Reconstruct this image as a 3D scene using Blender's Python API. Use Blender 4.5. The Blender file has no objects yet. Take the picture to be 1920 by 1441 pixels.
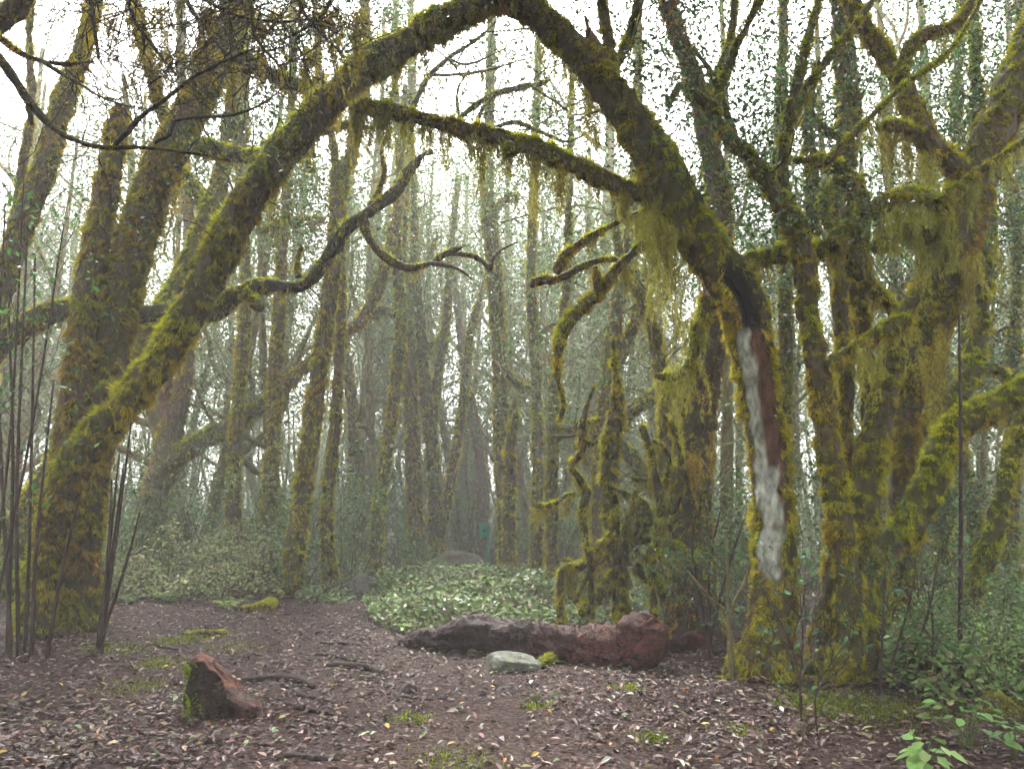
import bpy, math, random
import numpy as np

# ------------------------------------------------------------------ camera, sky, sun, exposure
rng = np.random.default_rng(11)
random.seed(11)
sc = bpy.context.scene
COL = sc.collection
F, W, H, HOR, CZ = 1495.0, 1920.0, 1441.0, 955.0, 1.6      # focal length in photo pixels, photo size, horizon row, eye height
PITCH = math.atan((HOR - H / 2) / F)
SP, CP = math.sin(PITCH), math.cos(PITCH)

cam = bpy.data.cameras.new('camera')
cam.sensor_width = 36.0
cam.lens = F / W * 36.0
cam.clip_start, cam.clip_end = 0.1, 600.0
cam_ob = bpy.data.objects.new('camera', cam)
cam_ob.location = (0, 0, CZ)
cam_ob.rotation_euler = (math.pi / 2 + PITCH, 0, 0)
COL.objects.link(cam_ob)
sc.camera = cam_ob

SUN_EL, SUN_AZ = 52.0, -10.0        # overcast light from above and ahead, a little to the left (azimuth from +Y)
wd = bpy.data.worlds.new('World')
sc.world = wd
wd.use_nodes = True
nt = wd.node_tree
sky = nt.nodes.new('ShaderNodeTexSky')
sky.sky_type = 'NISHITA'
sky.sun_disc = False
sky.sun_elevation = math.radians(SUN_EL)
sky.sun_rotation = math.radians(SUN_AZ)
sky.dust_density = 4.0
hs = nt.nodes.new('ShaderNodeHueSaturation')      # an overcast sky: the same dome, nearly grey
hs.inputs['Saturation'].default_value = 0.08
bg = nt.nodes['Background']
bg.inputs['Strength'].default_value = 0.11
nt.links.new(sky.outputs['Color'], hs.inputs['Color'])
nt.links.new(hs.outputs['Color'], bg.inputs['Color'])

sl = bpy.data.lights.new('sun', 'SUN')
sl.energy = 1.5
sl.angle = math.radians(12)
sl.color = (1.0, 0.97, 0.9)
sun = bpy.data.objects.new('sun', sl)
sun.rotation_euler = (math.radians(-(90 - SUN_EL)), 0, math.radians(-SUN_AZ))
sun.location = (0, 20, 30)
COL.objects.link(sun)

sc.view_settings.view_transform = 'Standard'
sc.view_settings.look = 'None'
sc.view_settings.exposure = 3.5
sc.view_settings.gamma = 1.0
cy = sc.cycles
cy.max_bounces = 4
cy.diffuse_bounces = 2
cy.glossy_bounces = 2
cy.transmission_bounces = 3
cy.volume_bounces = 0
cy.use_denoising = True
cy.denoising_prefilter = 'FAST'
cy.use_adaptive_sampling = True
cy.adaptive_threshold = 0.03
cy.sample_clamp_indirect = 8.0

HAZE_DENSITY = 0.0042

# ------------------------------------------------------------------ small numeric helpers
def nrm(v):
    v = np.asarray(v, float)
    return v / np.maximum(np.linalg.norm(v, axis=-1, keepdims=True), 1e-9)

def _hash(ix, iy, iz):
    n = (ix.astype(np.uint32) * np.uint32(374761393) + iy.astype(np.uint32) * np.uint32(668265263)
         + iz.astype(np.uint32) * np.uint32(2246822519))
    n = (n ^ (n >> np.uint32(13))) * np.uint32(1274126177)
    n = n ^ (n >> np.uint32(16))
    return n.astype(np.float64) / 4294967295.0 * 2 - 1

def vnoise(p):
    p = np.asarray(p, float)
    sh = p.shape[:-1]
    p = p.reshape(-1, 3)
    i = np.floor(p).astype(np.int64)
    f = p - i
    f = f * f * (3 - 2 * f)
    out = 0
    for dx in (0, 1):
        for dy in (0, 1):
            for dz in (0, 1):
                w = (f[:, 0] if dx else 1 - f[:, 0]) * (f[:, 1] if dy else 1 - f[:, 1]) * (f[:, 2] if dz else 1 - f[:, 2])
                out = out + w * _hash(i[:, 0] + dx, i[:, 1] + dy, i[:, 2] + dz)
    return out.reshape(sh)

def fbm(p, o=3):
    s = 0; a = 1.0; t = 0
    p = np.asarray(p, float)
    for k in range(o):
        s = s + a * vnoise(p * 2 ** k + 17.3 * k); t += a; a *= 0.5
    return s / t

def gz(x, y):
    """ground height: nearly level clearing, small humps, rising gently to the sides and far away"""
    x = np.asarray(x, float); y = np.asarray(y, float)
    q = np.stack([x, y, np.zeros_like(x)], -1)
    h = 0.035 * vnoise(q / 0.9) + 0.06 * vnoise(q / 2.7 + 5.1)
    far = np.clip((np.hypot(x, y - 4) - 14) / 20, 0, 1)
    return h + far * (0.35 * vnoise(q / 9.0 + 3.3))

def px(x, y, Y):
    """the point at distance Y (metres along +Y) seen at photo pixel x, y"""
    dx, dy = (x - W / 2) / F, (H / 2 - y) / F
    v = np.array([dx, CP - SP * dy, SP + CP * dy])
    return np.array([0, 0, CZ]) + v * (Y / v[1])

def gp(x, y):
    """where the ray through a photo pixel meets the ground"""
    Y = 8.0
    dx, dy = (x - W / 2) / F, (H / 2 - y) / F
    v = np.array([dx, CP - SP * dy, SP + CP * dy])
    for _ in range(25):
        g = float(gz(v[0] / v[1] * Y, Y))
        Y = 0.5 * Y + 0.5 * min(max((g - CZ) / min(v[2] / v[1], -0.004), 1.5), 70)
    p = px(x, y, Y)
    p[2] = float(gz(p[0], p[1]))
    return p

def mpp(Y):
    return Y / F        # metres per photo pixel at distance Y

# ------------------------------------------------------------------ meshes
def mesh(name, verts, faces, cols=None, smooth=False):
    verts = np.ascontiguousarray(verts, np.float32)
    faces = np.ascontiguousarray(faces, np.int32)
    me = bpy.data.meshes.new(name)
    k = faces.shape[1]
    me.vertices.add(len(verts))
    me.vertices.foreach_set('co', verts.ravel())
    me.loops.add(faces.size)
    me.loops.foreach_set('vertex_index', faces.ravel())
    me.polygons.add(len(faces))
    me.polygons.foreach_set('loop_start', np.arange(0, faces.size, k, dtype=np.int32))
    me.polygons.foreach_set('use_smooth', np.full(len(faces), smooth))
    if cols is not None:
        c = np.ones((len(verts), 4), np.float32)
        c[:, :3] = cols
        a = me.color_attributes.new('Col', 'FLOAT_COLOR', 'POINT')
        a.data.foreach_set('color', c.ravel())
    me.update(calc_edges=True)
    return me

TRIS = [0]
def obj(name, me, mat, parent=None, kind=None, loc=None):
    o = bpy.data.objects.new(name, me)
    COL.objects.link(o)
    if me is not None:
        TRIS[0] += len(me.loops) - 2 * len(me.polygons)
        if mat is not None and not me.materials:
            me.materials.append(mat)
    if parent is not None:
        o.parent = parent
    if loc is not None:
        o.location = loc
    if kind:
        o['kind'] = kind
    return o

def tag(o, label=None, cat=None, group=None, kind=None):
    if label: o['label'] = label
    if cat: o['category'] = cat
    if group: o['group'] = group
    if kind: o['kind'] = kind
    return o

def empty(name, loc):
    o = bpy.data.objects.new(name, None)
    o.empty_display_size = 0.2
    o.location = tuple(float(v) for v in loc)
    COL.objects.link(o)
    return o

def copy_tree(o, parent=None):
    c = o.copy()
    COL.objects.link(c)
    c.parent = parent
    for ch in list(o.children):
        copy_tree(ch, c)
    return c

# ------------------------------------------------------------------ materials (all procedural)
def attr_mat(name, rough=0.85, trans=0.0, var=0.25, nscale=30.0, bump=0.0, bscale=60.0, spec=0.3, stretch=(1, 1, 1)):
    m = bpy.data.materials.new(name)
    m.use_nodes = True
    t = m.node_tree
    b = t.nodes['Principled BSDF']
    out = t.nodes['Material Output']
    at = t.nodes.new('ShaderNodeAttribute'); at.attribute_name = 'Col'
    tc = t.nodes.new('ShaderNodeTexCoord')
    mp = t.nodes.new('ShaderNodeMapping'); mp.inputs['Scale'].default_value = stretch
    t.links.new(tc.outputs['Object'], mp.inputs['Vector'])
    col = at.outputs['Color']
    if var > 0:
        nz = t.nodes.new('ShaderNodeTexNoise'); nz.inputs['Scale'].default_value = nscale
        nz.inputs['Detail'].default_value = 4
        t.links.new(mp.outputs['Vector'], nz.inputs['Vector'])
        mr = t.nodes.new('ShaderNodeMapRange')
        mr.inputs['From Min'].default_value = 0.3; mr.inputs['From Max'].default_value = 0.7
        mr.inputs['To Min'].default_value = 1 - var; mr.inputs['To Max'].default_value = 1 + var
        t.links.new(nz.outputs['Fac'], mr.inputs['Value'])
        mx = t.nodes.new('ShaderNodeVectorMath'); mx.operation = 'SCALE'
        t.links.new(at.outputs['Color'], mx.inputs[0])
        t.links.new(mr.outputs['Result'], mx.inputs['Scale'])
        col = mx.outputs['Vector']
    t.links.new(col, b.inputs['Base Color'])
    b.inputs['Roughness'].default_value = rough
    b.inputs['Specular IOR Level'].default_value = spec
    if bump > 0:
        bn = t.nodes.new('ShaderNodeTexNoise'); bn.inputs['Scale'].default_value = bscale
        bn.inputs['Detail'].default_value = 5
        t.links.new(mp.outputs['Vector'], bn.inputs['Vector'])
        bp = t.nodes.new('ShaderNodeBump'); bp.inputs['Strength'].default_value = bump
        bp.inputs['Distance'].default_value = 0.03
        t.links.new(bn.outputs['Fac'], bp.inputs['Height'])
        t.links.new(bp.outputs['Normal'], b.inputs['Normal'])
    if trans > 0:
        tr = t.nodes.new('ShaderNodeBsdfTranslucent')
        t.links.new(col, tr.inputs['Color'])
        ms = t.nodes.new('ShaderNodeMixShader'); ms.inputs['Fac'].default_value = trans
        t.links.new(b.outputs['BSDF'], ms.inputs[1])
        t.links.new(tr.outputs['BSDF'], ms.inputs[2])
        t.links.new(ms.outputs['Shader'], out.inputs['Surface'])
    return m

M_MOSS = attr_mat('moss', rough=0.9, trans=0.38, var=0.0, spec=0.1)
M_BARK = attr_mat('mossy_bark', rough=0.85, var=0.45, nscale=22, bump=0.9, bscale=38, spec=0.25, stretch=(1, 1, 0.45))
M_FBARK = attr_mat('distant_bark', rough=0.9, var=0.4, nscale=9, bump=0.7, bscale=16, spec=0.2, stretch=(1, 1, 0.5))
M_TWIG = attr_mat('twig_bark', rough=0.8, var=0.25, nscale=14, spec=0.3)
M_LEAF = attr_mat('living_leaf', rough=0.42, trans=0.3, var=0.0, spec=0.32)
M_LITTER = attr_mat('fallen_leaf', rough=0.5, trans=0.0, var=0.3, nscale=70, spec=0.3)
M_ROT = attr_mat('rotten_wood', rough=0.68, var=0.6, nscale=30, bump=1.0, bscale=48, spec=0.25)
M_ROCK = attr_mat('lichen_rock', rough=0.8, var=0.4, nscale=14, bump=0.8, bscale=30, spec=0.35)

def soil_mat():
    m = bpy.data.materials.new('forest_soil')
    m.use_nodes = True
    t = m.node_tree; b = t.nodes['Principled BSDF']
    g = t.nodes.new('ShaderNodeNewGeometry')
    n1 = t.nodes.new('ShaderNodeTexNoise'); n1.inputs['Scale'].default_value = 1.1; n1.inputs['Detail'].default_value = 6
    n2 = t.nodes.new('ShaderNodeTexNoise'); n2.inputs['Scale'].default_value = 24; n2.inputs['Detail'].default_value = 8
    vo = t.nodes.new('ShaderNodeTexVoronoi'); vo.inputs['Scale'].default_value = 26
    for n in (n1, n2, vo):
        t.links.new(g.outputs['Position'], n.inputs['Vector'])
    r1 = t.nodes.new('ShaderNodeValToRGB')
    e = r1.color_ramp.elements
    e[0].position, e[0].color = 0.30, (0.018, 0.0095, 0.0085, 1)
    e[1].position, e[1].color = 0.75, (0.072, 0.042, 0.038, 1)
    k = e.new(0.52); k.color = (0.034, 0.019, 0.017, 1)
    t.links.new(n2.outputs['Fac'], r1.inputs['Fac'])
    r2 = t.nodes.new('ShaderNodeValToRGB')
    e = r2.color_ramp.elements
    e[0].position, e[0].color = 0.38, (0.75, 0.62, 0.60, 1)
    e[1].position, e[1].color = 0.66, (1.15, 1.05, 1.0, 1)
    t.links.new(n1.outputs['Fac'], r2.inputs['Fac'])
    mx = t.nodes.new('ShaderNodeMix'); mx.data_type = 'RGBA'; mx.blend_type = 'MULTIPLY'
    mx.inputs['Factor'].default_value = 1.0
    t.links.new(r1.outputs['Color'], mx.inputs['A']); t.links.new(r2.outputs['Color'], mx.inputs['B'])
    t.links.new(mx.outputs['Result'], b.inputs['Base Color'])
    b.inputs['Roughness'].default_value = 0.8
    b.inputs['Specular IOR Level'].default_value = 0.15
    ad = t.nodes.new('ShaderNodeMath'); ad.operation = 'ADD'
    t.links.new(n2.outputs['Fac'], ad.inputs[0]); t.links.new(vo.outputs['Distance'], ad.inputs[1])
    bp = t.nodes.new('ShaderNodeBump'); bp.inputs['Strength'].default_value = 0.9; bp.inputs['Distance'].default_value = 0.03
    t.links.new(ad.outputs['Value'], bp.inputs['Height'])
    t.links.new(bp.outputs['Normal'], b.inputs['Normal'])
    return m
M_SOIL = soil_mat()

def plain_mat(name, c, rough=0.5, nscale=18, var=0.3):
    m = bpy.data.materials.new(name); m.use_nodes = True
    t = m.node_tree; b = t.nodes['Principled BSDF']
    n = t.nodes.new('ShaderNodeTexNoise'); n.inputs['Scale'].default_value = nscale; n.inputs['Detail'].default_value = 6
    r = t.nodes.new('ShaderNodeValToRGB'); e = r.color_ramp.elements
    e[0].position, e[0].color = 0.35, (*[v * (1 - var) for v in c], 1)
    e[1].position, e[1].color = 0.65, (*[v * (1 + var) for v in c], 1)
    t.links.new(n.outputs['Fac'], r.inputs['Fac']); t.links.new(r.outputs['Color'], b.inputs['Base Color'])
    b.inputs['Roughness'].default_value = rough
    return m
M_GREENPAINT = plain_mat('green_paint', (0.012, 0.19, 0.13), 0.5)
M_DARKMETAL = plain_mat('dark_metal', (0.02, 0.022, 0.022), 0.6)

# ------------------------------------------------------------------ shape generators
def catmull(P, n=10):
    P = np.asarray(P, float)
    if len(P) < 3:
        t = np.linspace(0, 1, n + 1)[:, None]
        return P[0] * (1 - t) + P[1] * t
    Q = np.vstack([2 * P[0] - P[1], P, 2 * P[-1] - P[-2]])
    out = []
    t = np.linspace(0, 1, n, endpoint=False)[:, None]
    for i in range(1, len(Q) - 2):
        a, b, c, d = Q[i - 1], Q[i], Q[i + 1], Q[i + 2]
        out.append(0.5 * (2 * b + (c - a) * t + (2 * a - 5 * b + 4 * c - d) * t ** 2 + (3 * b - 3 * c + d - a) * t ** 3))
    out.append(P[-1:])
    return np.vstack(out)

class Tube:
    """a bent, tapering, lumpy trunk or limb; theta = 0 is the side towards the clearing's viewer"""
    def __init__(s, pts, rad, step=0.05, nseg=12, lump=0.10, fine=0.012, fscale=9.0, snag=0.0, modf=None, flare=None):
        C = catmull(np.column_stack([pts, rad]))
        d = np.r_[0, np.cumsum(np.linalg.norm(np.diff(C[:, :3], axis=0), axis=1))]
        n = max(5, int(d[-1] / step) + 1)
        u = np.linspace(0, d[-1], n)
        C = np.column_stack([np.interp(u, d, C[:, k]) for k in range(4)])
        s.c, s.r, s.u, s.L = C[:, :3], np.maximum(C[:, 3], 0.002), u, d[-1]
        t = nrm(np.gradient(s.c, axis=0))
        s.t = t
        v = nrm(np.array([0, 0, CZ]) - s.c)
        e1 = v - (v * t).sum(1, keepdims=True) * t
        s.e1 = nrm(e1)
        s.e2 = np.cross(t, s.e1)
        s.nseg = nseg
        th = np.arange(nseg) * 2 * math.pi / nseg
        s.th = th
        s.dirs = np.cos(th)[None, :, None] * s.e1[:, None] + np.sin(th)[None, :, None] * s.e2[:, None]
        base = s.c[:, None] + s.dirs * s.r[:, None, None]
        rr = s.r[:, None] * (1 + lump * fbm(base / np.maximum(0.35, 2.2 * s.r.mean()), 2)) + fine * fbm(base * fscale, 2)
        if flare:
            k, hgt, lobes = flare
            hh = s.u[:, None] - 0.2
            ph = rng.uniform(0, 6.28)
            rr = rr + s.r[:, None] * k * np.exp(-np.maximum(hh, 0) / hgt) * (0.55 + 0.45 * np.cos(lobes * th[None] + ph + 0.6 * np.cos(th[None] * 2)))
        s.col = None
        if modf:
            rr, s.col = modf(s, rr, th)
        s.rad = np.maximum(rr, 0.0015)
        V = s.c[:, None] + s.dirs * s.rad[:, :, None]
        if snag:
            V[-1] += t[-1] * (rng.uniform(-0.2, 1.0, (nseg, 1)) * snag)
        s.V = V

    def mesh_arrays(s):
        n, k = s.V.shape[:2]
        i = np.arange(n - 1)[:, None] * k
        j = np.arange(k)[None]
        q = np.stack([i + j, i + (j + 1) % k, i + k + (j + 1) % k, i + k + j], -1).reshape(-1, 4)
        V = s.V.reshape(-1, 3)
        tip = s.c[-1] + s.t[-1] * s.r[-1] * 0.4
        bot = s.c[0]
        V = np.vstack([V, tip, bot])
        a = (n - 1) * k
        jj = np.arange(k)
        cap = np.stack([a + jj, a + (jj + 1) % k, np.full(k, n * k), np.full(k, n * k)], -1)
        # caps as triangles doubled to quads would be degenerate: split everything into triangles
        T = np.vstack([q[:, [0, 1, 2]], q[:, [0, 2, 3]], cap[:, :3], np.stack([(jj + 1) % k, jj, np.full(k, n * k + 1)], -1)])
        return V, T

    def sample(s, m, zone=(0, 1)):
        """m random surface points: position, outward direction, tangent, position along, theta, radius"""
        w = s.r[:-1] * np.diff(s.u)
        a = np.linspace(0, 1, len(s.u))[:-1]
        w = np.where((a >= zone[0]) & (a <= zone[1]), w, 0)
        cw = np.cumsum(w) / w.sum()
        i = np.minimum(np.searchsorted(cw, rng.random(m)), len(s.u) - 2)
        f = rng.random(m)
        th = rng.random(m) * 2 * math.pi
        jf = th / (2 * math.pi) * s.nseg
        j = np.floor(jf).astype(int) % s.nseg
        g = jf - np.floor(jf)
        j2 = (j + 1) % s.nseg
        ra = (s.rad[i, j] * (1 - g) + s.rad[i, j2] * g) * (1 - f) + (s.rad[i + 1, j] * (1 - g) + s.rad[i + 1, j2] * g) * f
        L = lambda A: A[i] * (1 - f)[:, None] + A[i + 1] * f[:, None]
        d = nrm(np.cos(th)[:, None] * L(s.e1) + np.sin(th)[:, None] * L(s.e2))
        return L(s.c) + d * ra[:, None], d, L(s.t), (i + f) / (len(s.u) - 1), th, ra

    def area(s):
        return float((2 * math.pi * s.r[:-1] * np.diff(s.u)).sum())

def segs_mesh(S, k=3):
    """thin twigs: S rows are (p0, p1, r0, r1)"""
    S = np.asarray(S, float)
    p0, p1, r0, r1 = S[:, 0:3], S[:, 3:6], S[:, 6], S[:, 7]
    t = nrm(p1 - p0)
    a = np.where(np.abs(t[:, 2:3]) > 0.9, [[1.0, 0, 0]], [[0, 0, 1.0]])
    e1 = nrm(np.cross(t, a)); e2 = np.cross(t, e1)
    th = np.arange(k) * 2 * math.pi / k
    d = np.cos(th)[None, :, None] * e1[:, None] + np.sin(th)[None, :, None] * e2[:, None]
    p1 = p1 + t * r1[:, None] * 0.6
    V = np.concatenate([p0[:, None] + d * r0[:, None, None], p1[:, None] + d * r1[:, None, None]], 1).reshape(-1, 3)
    b = (np.arange(len(S)) * 2 * k)[:, None]
    j = np.arange(k)[None]
    Fq = np.stack([b + j, b + (j + 1) % k, b + k + (j + 1) % k, b + k + j], -1).reshape(-1, 4)
    return V, Fq

def blades_mesh(pos, d, L, w):
    n = len(pos)
    s = nrm(np.cross(d, rng.normal(size=(n, 3)))) * (np.asarray(w) * 0.5).reshape(-1, 1)
    V = np.empty((n, 3, 3))
    V[:, 0] = pos - s; V[:, 1] = pos + s; V[:, 2] = pos + d * np.asarray(L).reshape(-1, 1)
    return V.reshape(-1, 3), np.arange(3 * n).reshape(-1, 3)

def leaves_mesh(pos, nor, L, wid=0.42, fold=0.12, along=None):
    """pointed oval leaves folded on the midrib: six corners, four triangles"""
    n = len(pos)
    nor = nrm(nor)
    a = rng.normal(size=(n, 3)) if along is None else along
    a = nrm(a - (a * nor).sum(1, keepdims=True) * nor)
    b = np.cross(nor, a)
    L = np.broadcast_to(np.asarray(L, float), (n,))[:, None]
    V = np.empty((n, 6, 3))
    V[:, 0] = pos
    V[:, 1] = pos + a * L * 0.36 + b * L * wid * 0.5 + nor * L * fold
    V[:, 2] = pos + a * L * 0.74 + b * L * wid * 0.34 + nor * L * fold * 0.5
    V[:, 3] = pos + a * L - nor * L * fold * 0.5
    V[:, 4] = pos + a * L * 0.74 - b * L * wid * 0.34 + nor * L * fold * 0.5
    V[:, 5] = pos + a * L * 0.36 - b * L * wid * 0.5 + nor * L * fold
    o = (np.arange(n) * 6)[:, None]
    T = np.concatenate([o + [0, 1, 2], o + [0, 2, 3], o + [0, 3, 4], o + [0, 4, 5]], 1).reshape(-1, 3)
    return V.reshape(-1, 3), T

def diamonds_mesh(pos, nor, L, wid=0.5, fold=0.1):
    """small distant leaves: two triangles"""
    n = len(pos)
    nor = nrm(nor)
    a = rng.normal(size=(n, 3))
    a = nrm(a - (a * nor).sum(1, keepdims=True) * nor)
    b = np.cross(nor, a)
    L = np.broadcast_to(np.asarray(L, float), (n,))[:, None]
    V = np.empty((n, 4, 3))
    V[:, 0] = pos - a * L * .5
    V[:, 1] = pos + b * L * wid * 0.5 + nor * L * fold
    V[:, 2] = pos + a * L * .5
    V[:, 3] = pos - b * L * wid * 0.5 + nor * L * fold
    o = (np.arange(n) * 4)[:, None]
    T = np.concatenate([o + [0, 1, 2], o + [0, 2, 3]], 1).reshape(-1, 3)
    return V.reshape(-1, 3), T

def jitter(c, n, s=0.25, hue=0.08):
    c = np.broadcast_to(np.asarray(c, float), (n, 3))
    return np.clip(c * np.exp(rng.normal(0, s, (n, 1))) * np.exp(rng.normal(0, hue, (n, 3))), 0.003, 0.75)

def rnd3(s=1.0):
    return np.array([random.gauss(0, s), random.gauss(0, s), random.gauss(0, s)])

def unit(v):
    return v / max(math.sqrt(float(v @ v)), 1e-9)

def grow(p, d, L, r, lev, S, tips, up=0.08, wig=0.28, nb=3, shrink=0.6, sub=5):
    """a crooked branch with its branchlets; appends twig segments to S and leaf anchors to tips"""
    d = unit(d)
    st = L / sub
    for i in range(sub):
        d = unit(d + rnd3(wig) + np.array([0, 0, up]))
        q = p + d * st
        r1 = r * (1 - 0.55 / sub)
        S.append((*p, *q, r, r1))
        if lev > 0 and i >= 1:
            k = nb / (sub - 1)
            k = int(k) + (random.random() < k - int(k))
            for _ in range(k):
                e = rnd3(1.0)
                e = unit(e - (e @ d) * d)
                grow(q, d * 0.55 + e * 0.75, L * shrink * random.uniform(0.6, 1.1), r1 * 0.58, lev - 1, S, tips, up, wig, nb, shrink, max(3, sub - 1))
        if lev == 0:
            tips.append(q)
        p, r = q, r1
    if lev:
        tips.append(p)

# moss colours (own colour of fresh, old and dead moss)
MO_GREEN = np.array([0.36, 0.365, 0.016])
MO_DEEP = np.array([0.155, 0.185, 0.014])
MO_BROWN = np.array([0.280, 0.165, 0.026])
MO_PALE = np.array([0.42, 0.39, 0.085])
BARK_D = np.array([0.070, 0.050, 0.032])
BARK_R = np.array([0.075, 0.042, 0.026])

def moss_colour(p, nz, bias, n):
    k = np.clip(0.45 + 0.55 * nz + 0.55 * fbm(p * 2.3, 2) + bias, 0, 1)[:, None]
    c = MO_BROWN * (1 - k) + MO_GREEN * k
    k2 = np.clip(0.5 + 1.1 * fbm(p * 1.1 + 40, 2), 0, 1)[:, None] * 0.6
    c = c * (1 - k2) + MO_DEEP * k2
    return np.clip(c * np.exp(rng.normal(0, 0.28, (n, 1))) * np.exp(rng.normal(0, 0.06, (n, 3))), 0.004, 0.6)

class Tree:
    def __init__(s, name, label, cat='tree', group=None, base=None, mat=M_BARK):
        s.name, s.label, s.cat, s.group, s.mat = name, label, cat, group, mat
        s.base = None if base is None else np.array(base, float)
        s.parts, s.mb, s.hb = [], [], []
        s.S, s.leafp, s.leafn = [], [], []
        s.tubes = []

    def stem(s, pts, Y=None, part='trunk', moss=1.0, hang=0.0, bias=0.0, ground=False, snag=0.0, bark=None, label=None,
             lump=0.14, fine=0.045, modf=None, flare=None, maskf=None, mlen=1.0, wob=0.12, hlen=1.0, zone=(0, 1)):
        """pts: (photo x, photo y, width in photo pixels[, distance])"""
        x0, y0 = pts[0][:2]
        if ground:
            g = gp(x0, y0)
            if Y is None: Y = g[1]
        Ys = [p[3] if len(p) > 3 else None for p in pts]
        if Ys[0] is None: Ys[0] = Y
        known = [i for i, v in enumerate(Ys) if v is not None]
        Ys = np.interp(range(len(pts)), known, [Ys[i] for i in known])
        ph = rng.uniform(0, 6.28)
        P, Rr = [], []
        for i, p in enumerate(pts):
            yy = Ys[i] + (wob * math.sin(ph + i * 1.1) if 0 < i else 0)
            P.append(px(p[0], p[1], yy)); Rr.append(p[2] * (0.5 if moss < 0.1 else 0.40) * mpp(yy))
        if ground:
            b = P[0].copy(); b[2] = float(gz(b[0], b[1])) - 0.2
            P[0][2] = max(P[0][2], float(gz(P[0][0], P[0][1])) + 0.02)
            P.insert(0, b); Rr.insert(0, Rr[0] * 1.08)
            if s.base is None: s.base = np.array([b[0], b[1], b[2] + 0.2])
        elif s.base is None:
            s.base = P[0].copy()
        rpx = np.mean(Rr) / mpp(Y) * 0.533
        nseg = int(np.clip(rpx * 1.5, 7, 30))
        step = float(np.clip(np.mean(Rr) * 0.45, 1.6 * mpp(Y) * 1.875, 0.12))
        if moss == 0: step = max(step, 0.07)
        tb = Tube(np.array(P), np.array(Rr), step, nseg, lump, fine * min(1.0, np.mean(Rr) / 0.1), 9.0, snag, modf, flare)
        s.add_tube(tb, Y, part, moss, hang, bias, bark, label, maskf, mlen, hlen, zone)
        return tb

    def add_tube(s, tb, Y, part='trunk', moss=1.0, hang=0.0, bias=0.0, bark=None, label=None, maskf=None, mlen=1.0, hlen=1.0, zone=(0, 1)):
        V, T = tb.mesh_arrays()
        n = len(V)
        nz = np.r_[tb.dirs[:, :, 2].ravel(), [0, 0]]
        k = np.clip(0.35 + 0.6 * nz + 0.5 * fbm(V * 2.3, 2) + bias, 0, 1)[:, None] * min(1.0, moss * 1.3)
        bc = BARK_D if bark is None else np.asarray(bark)
        c = bc * (1 - k) + (0.17 if moss > 0.3 else 0.7) * (MO_GREEN * 0.6 + MO_DEEP * 0.4) * k  # under thick moss the layer is darkened, painting shade into the gaps
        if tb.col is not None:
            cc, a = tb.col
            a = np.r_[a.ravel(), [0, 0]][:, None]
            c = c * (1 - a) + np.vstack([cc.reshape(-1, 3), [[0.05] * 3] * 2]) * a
        s.parts.append((part, V, T, np.clip(c, 0.004, 0.8), label))
        pid = len(s.parts) - 1
        s.tubes.append(tb)
        if moss > 0:
            wd_ = max(0.0085, 0.00122 * Y)
            ln = wd_ * (3.9 if Y < 12 else 2.9) * mlen
            m = int(tb.area() * moss * 1.7 / (0.5 * wd_ * ln / mlen))
            if m > 0:
                p, d, t, a, th, ra = tb.sample(m, zone)
                cl = 0.9 * fbm(p * 6.0, 2) + 0.9 * vnoise(p * 17.0)          # tufts and gaps
                keep = rng.random(m) < np.clip(0.62 + 1.2 * cl + 0.12 * d[:, 2], 0.10, 1)
                if maskf is not None: keep &= maskf(tb, a, th)
                p, d, t, cl = p[keep], d[keep], t[keep], cl[keep]
                m = len(p)
                dn = np.array([0, 0, -1.0])
                lateral = 1 - np.abs(d[:, 2:3])
                dd = nrm(d * 0.9 + rng.normal(0, 0.42, (m, 3)) + dn * (0.25 + 0.55 * lateral) + np.where(d[:, 2:3] < -0.3, 1, 0) * dn * 0.4
                         + np.where(d[:, 2:3] > 0.4, 1, 0) * -dn * 0.45)
                lift = np.clip(cl, -0.3, 1)[:, None] * 0.030 * min(1.0, float(tb.r.mean()) / 0.12)
                L = ln * np.exp(rng.normal(0, 0.35, m)) * np.clip(0.8 + 0.8 * cl, 0.35, 1.9)
                c = moss_colour(p, d[:, 2], bias, m) * np.clip(1 + 0.6 * cl, 0.35, 1.6)[:, None]  # tufts brightened, gaps darkened: shading put into the moss colour
                s.mb.append((pid, p + d * lift - dd * 0.25 * L[:, None] - s.base, dd, L, wd_ * np.exp(rng.normal(0, 0.25, m)), c))
        if hang > 0:
            s.hang(tb, Y, hang, bias, hlen, pid)

    def hang(s, tb, Y, amount, bias=0.0, hlen=1.0, pid=0):
        """ragged tassels of moss hanging from the underside"""
        w = np.diff(tb.u) * np.clip(1.05 - np.abs(tb.t[:-1, 2]), 0.02, 1)
        m = int(w.sum() * amount * 5.5 + rng.random())
        if m < 1: return
        cw = np.cumsum(w) / w.sum()
        ic = np.searchsorted(cw, rng.random(m))
        big = np.clip(rng.gamma(1.6, 0.6, m), 0.15, 2.6)
        k = np.maximum(4, (9 * np.sqrt(big)).astype(int))
        idx = np.repeat(np.arange(m), k)
        off = rng.normal(0, 1, len(idx))
        du = tb.L / (len(tb.u) - 1)
        i = np.clip(ic[idx] + np.round(off * 0.035 * np.sqrt(big[idx]) / du).astype(int), 0, len(tb.u) - 2)
        side = np.clip(rng.normal(0, 0.5, len(idx)), -1, 1)
        lat = nrm(np.cross(tb.t[i], [0, 0, 1.0]) + 1e-6)
        root = tb.c[i] + lat * (side * tb.r[i] * 0.95)[:, None] - np.array([0, 0, 1.0]) * (tb.r[i] * np.sqrt(np.maximum(1 - side ** 2, 0)) * 0.8)[:, None]
        Ls = (0.05 + 0.15 * big[idx]) * np.exp(-0.5 * (off / 1.1) ** 2) * rng.uniform(0.6, 1.15, len(idx)) * hlen + 0.03
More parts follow.
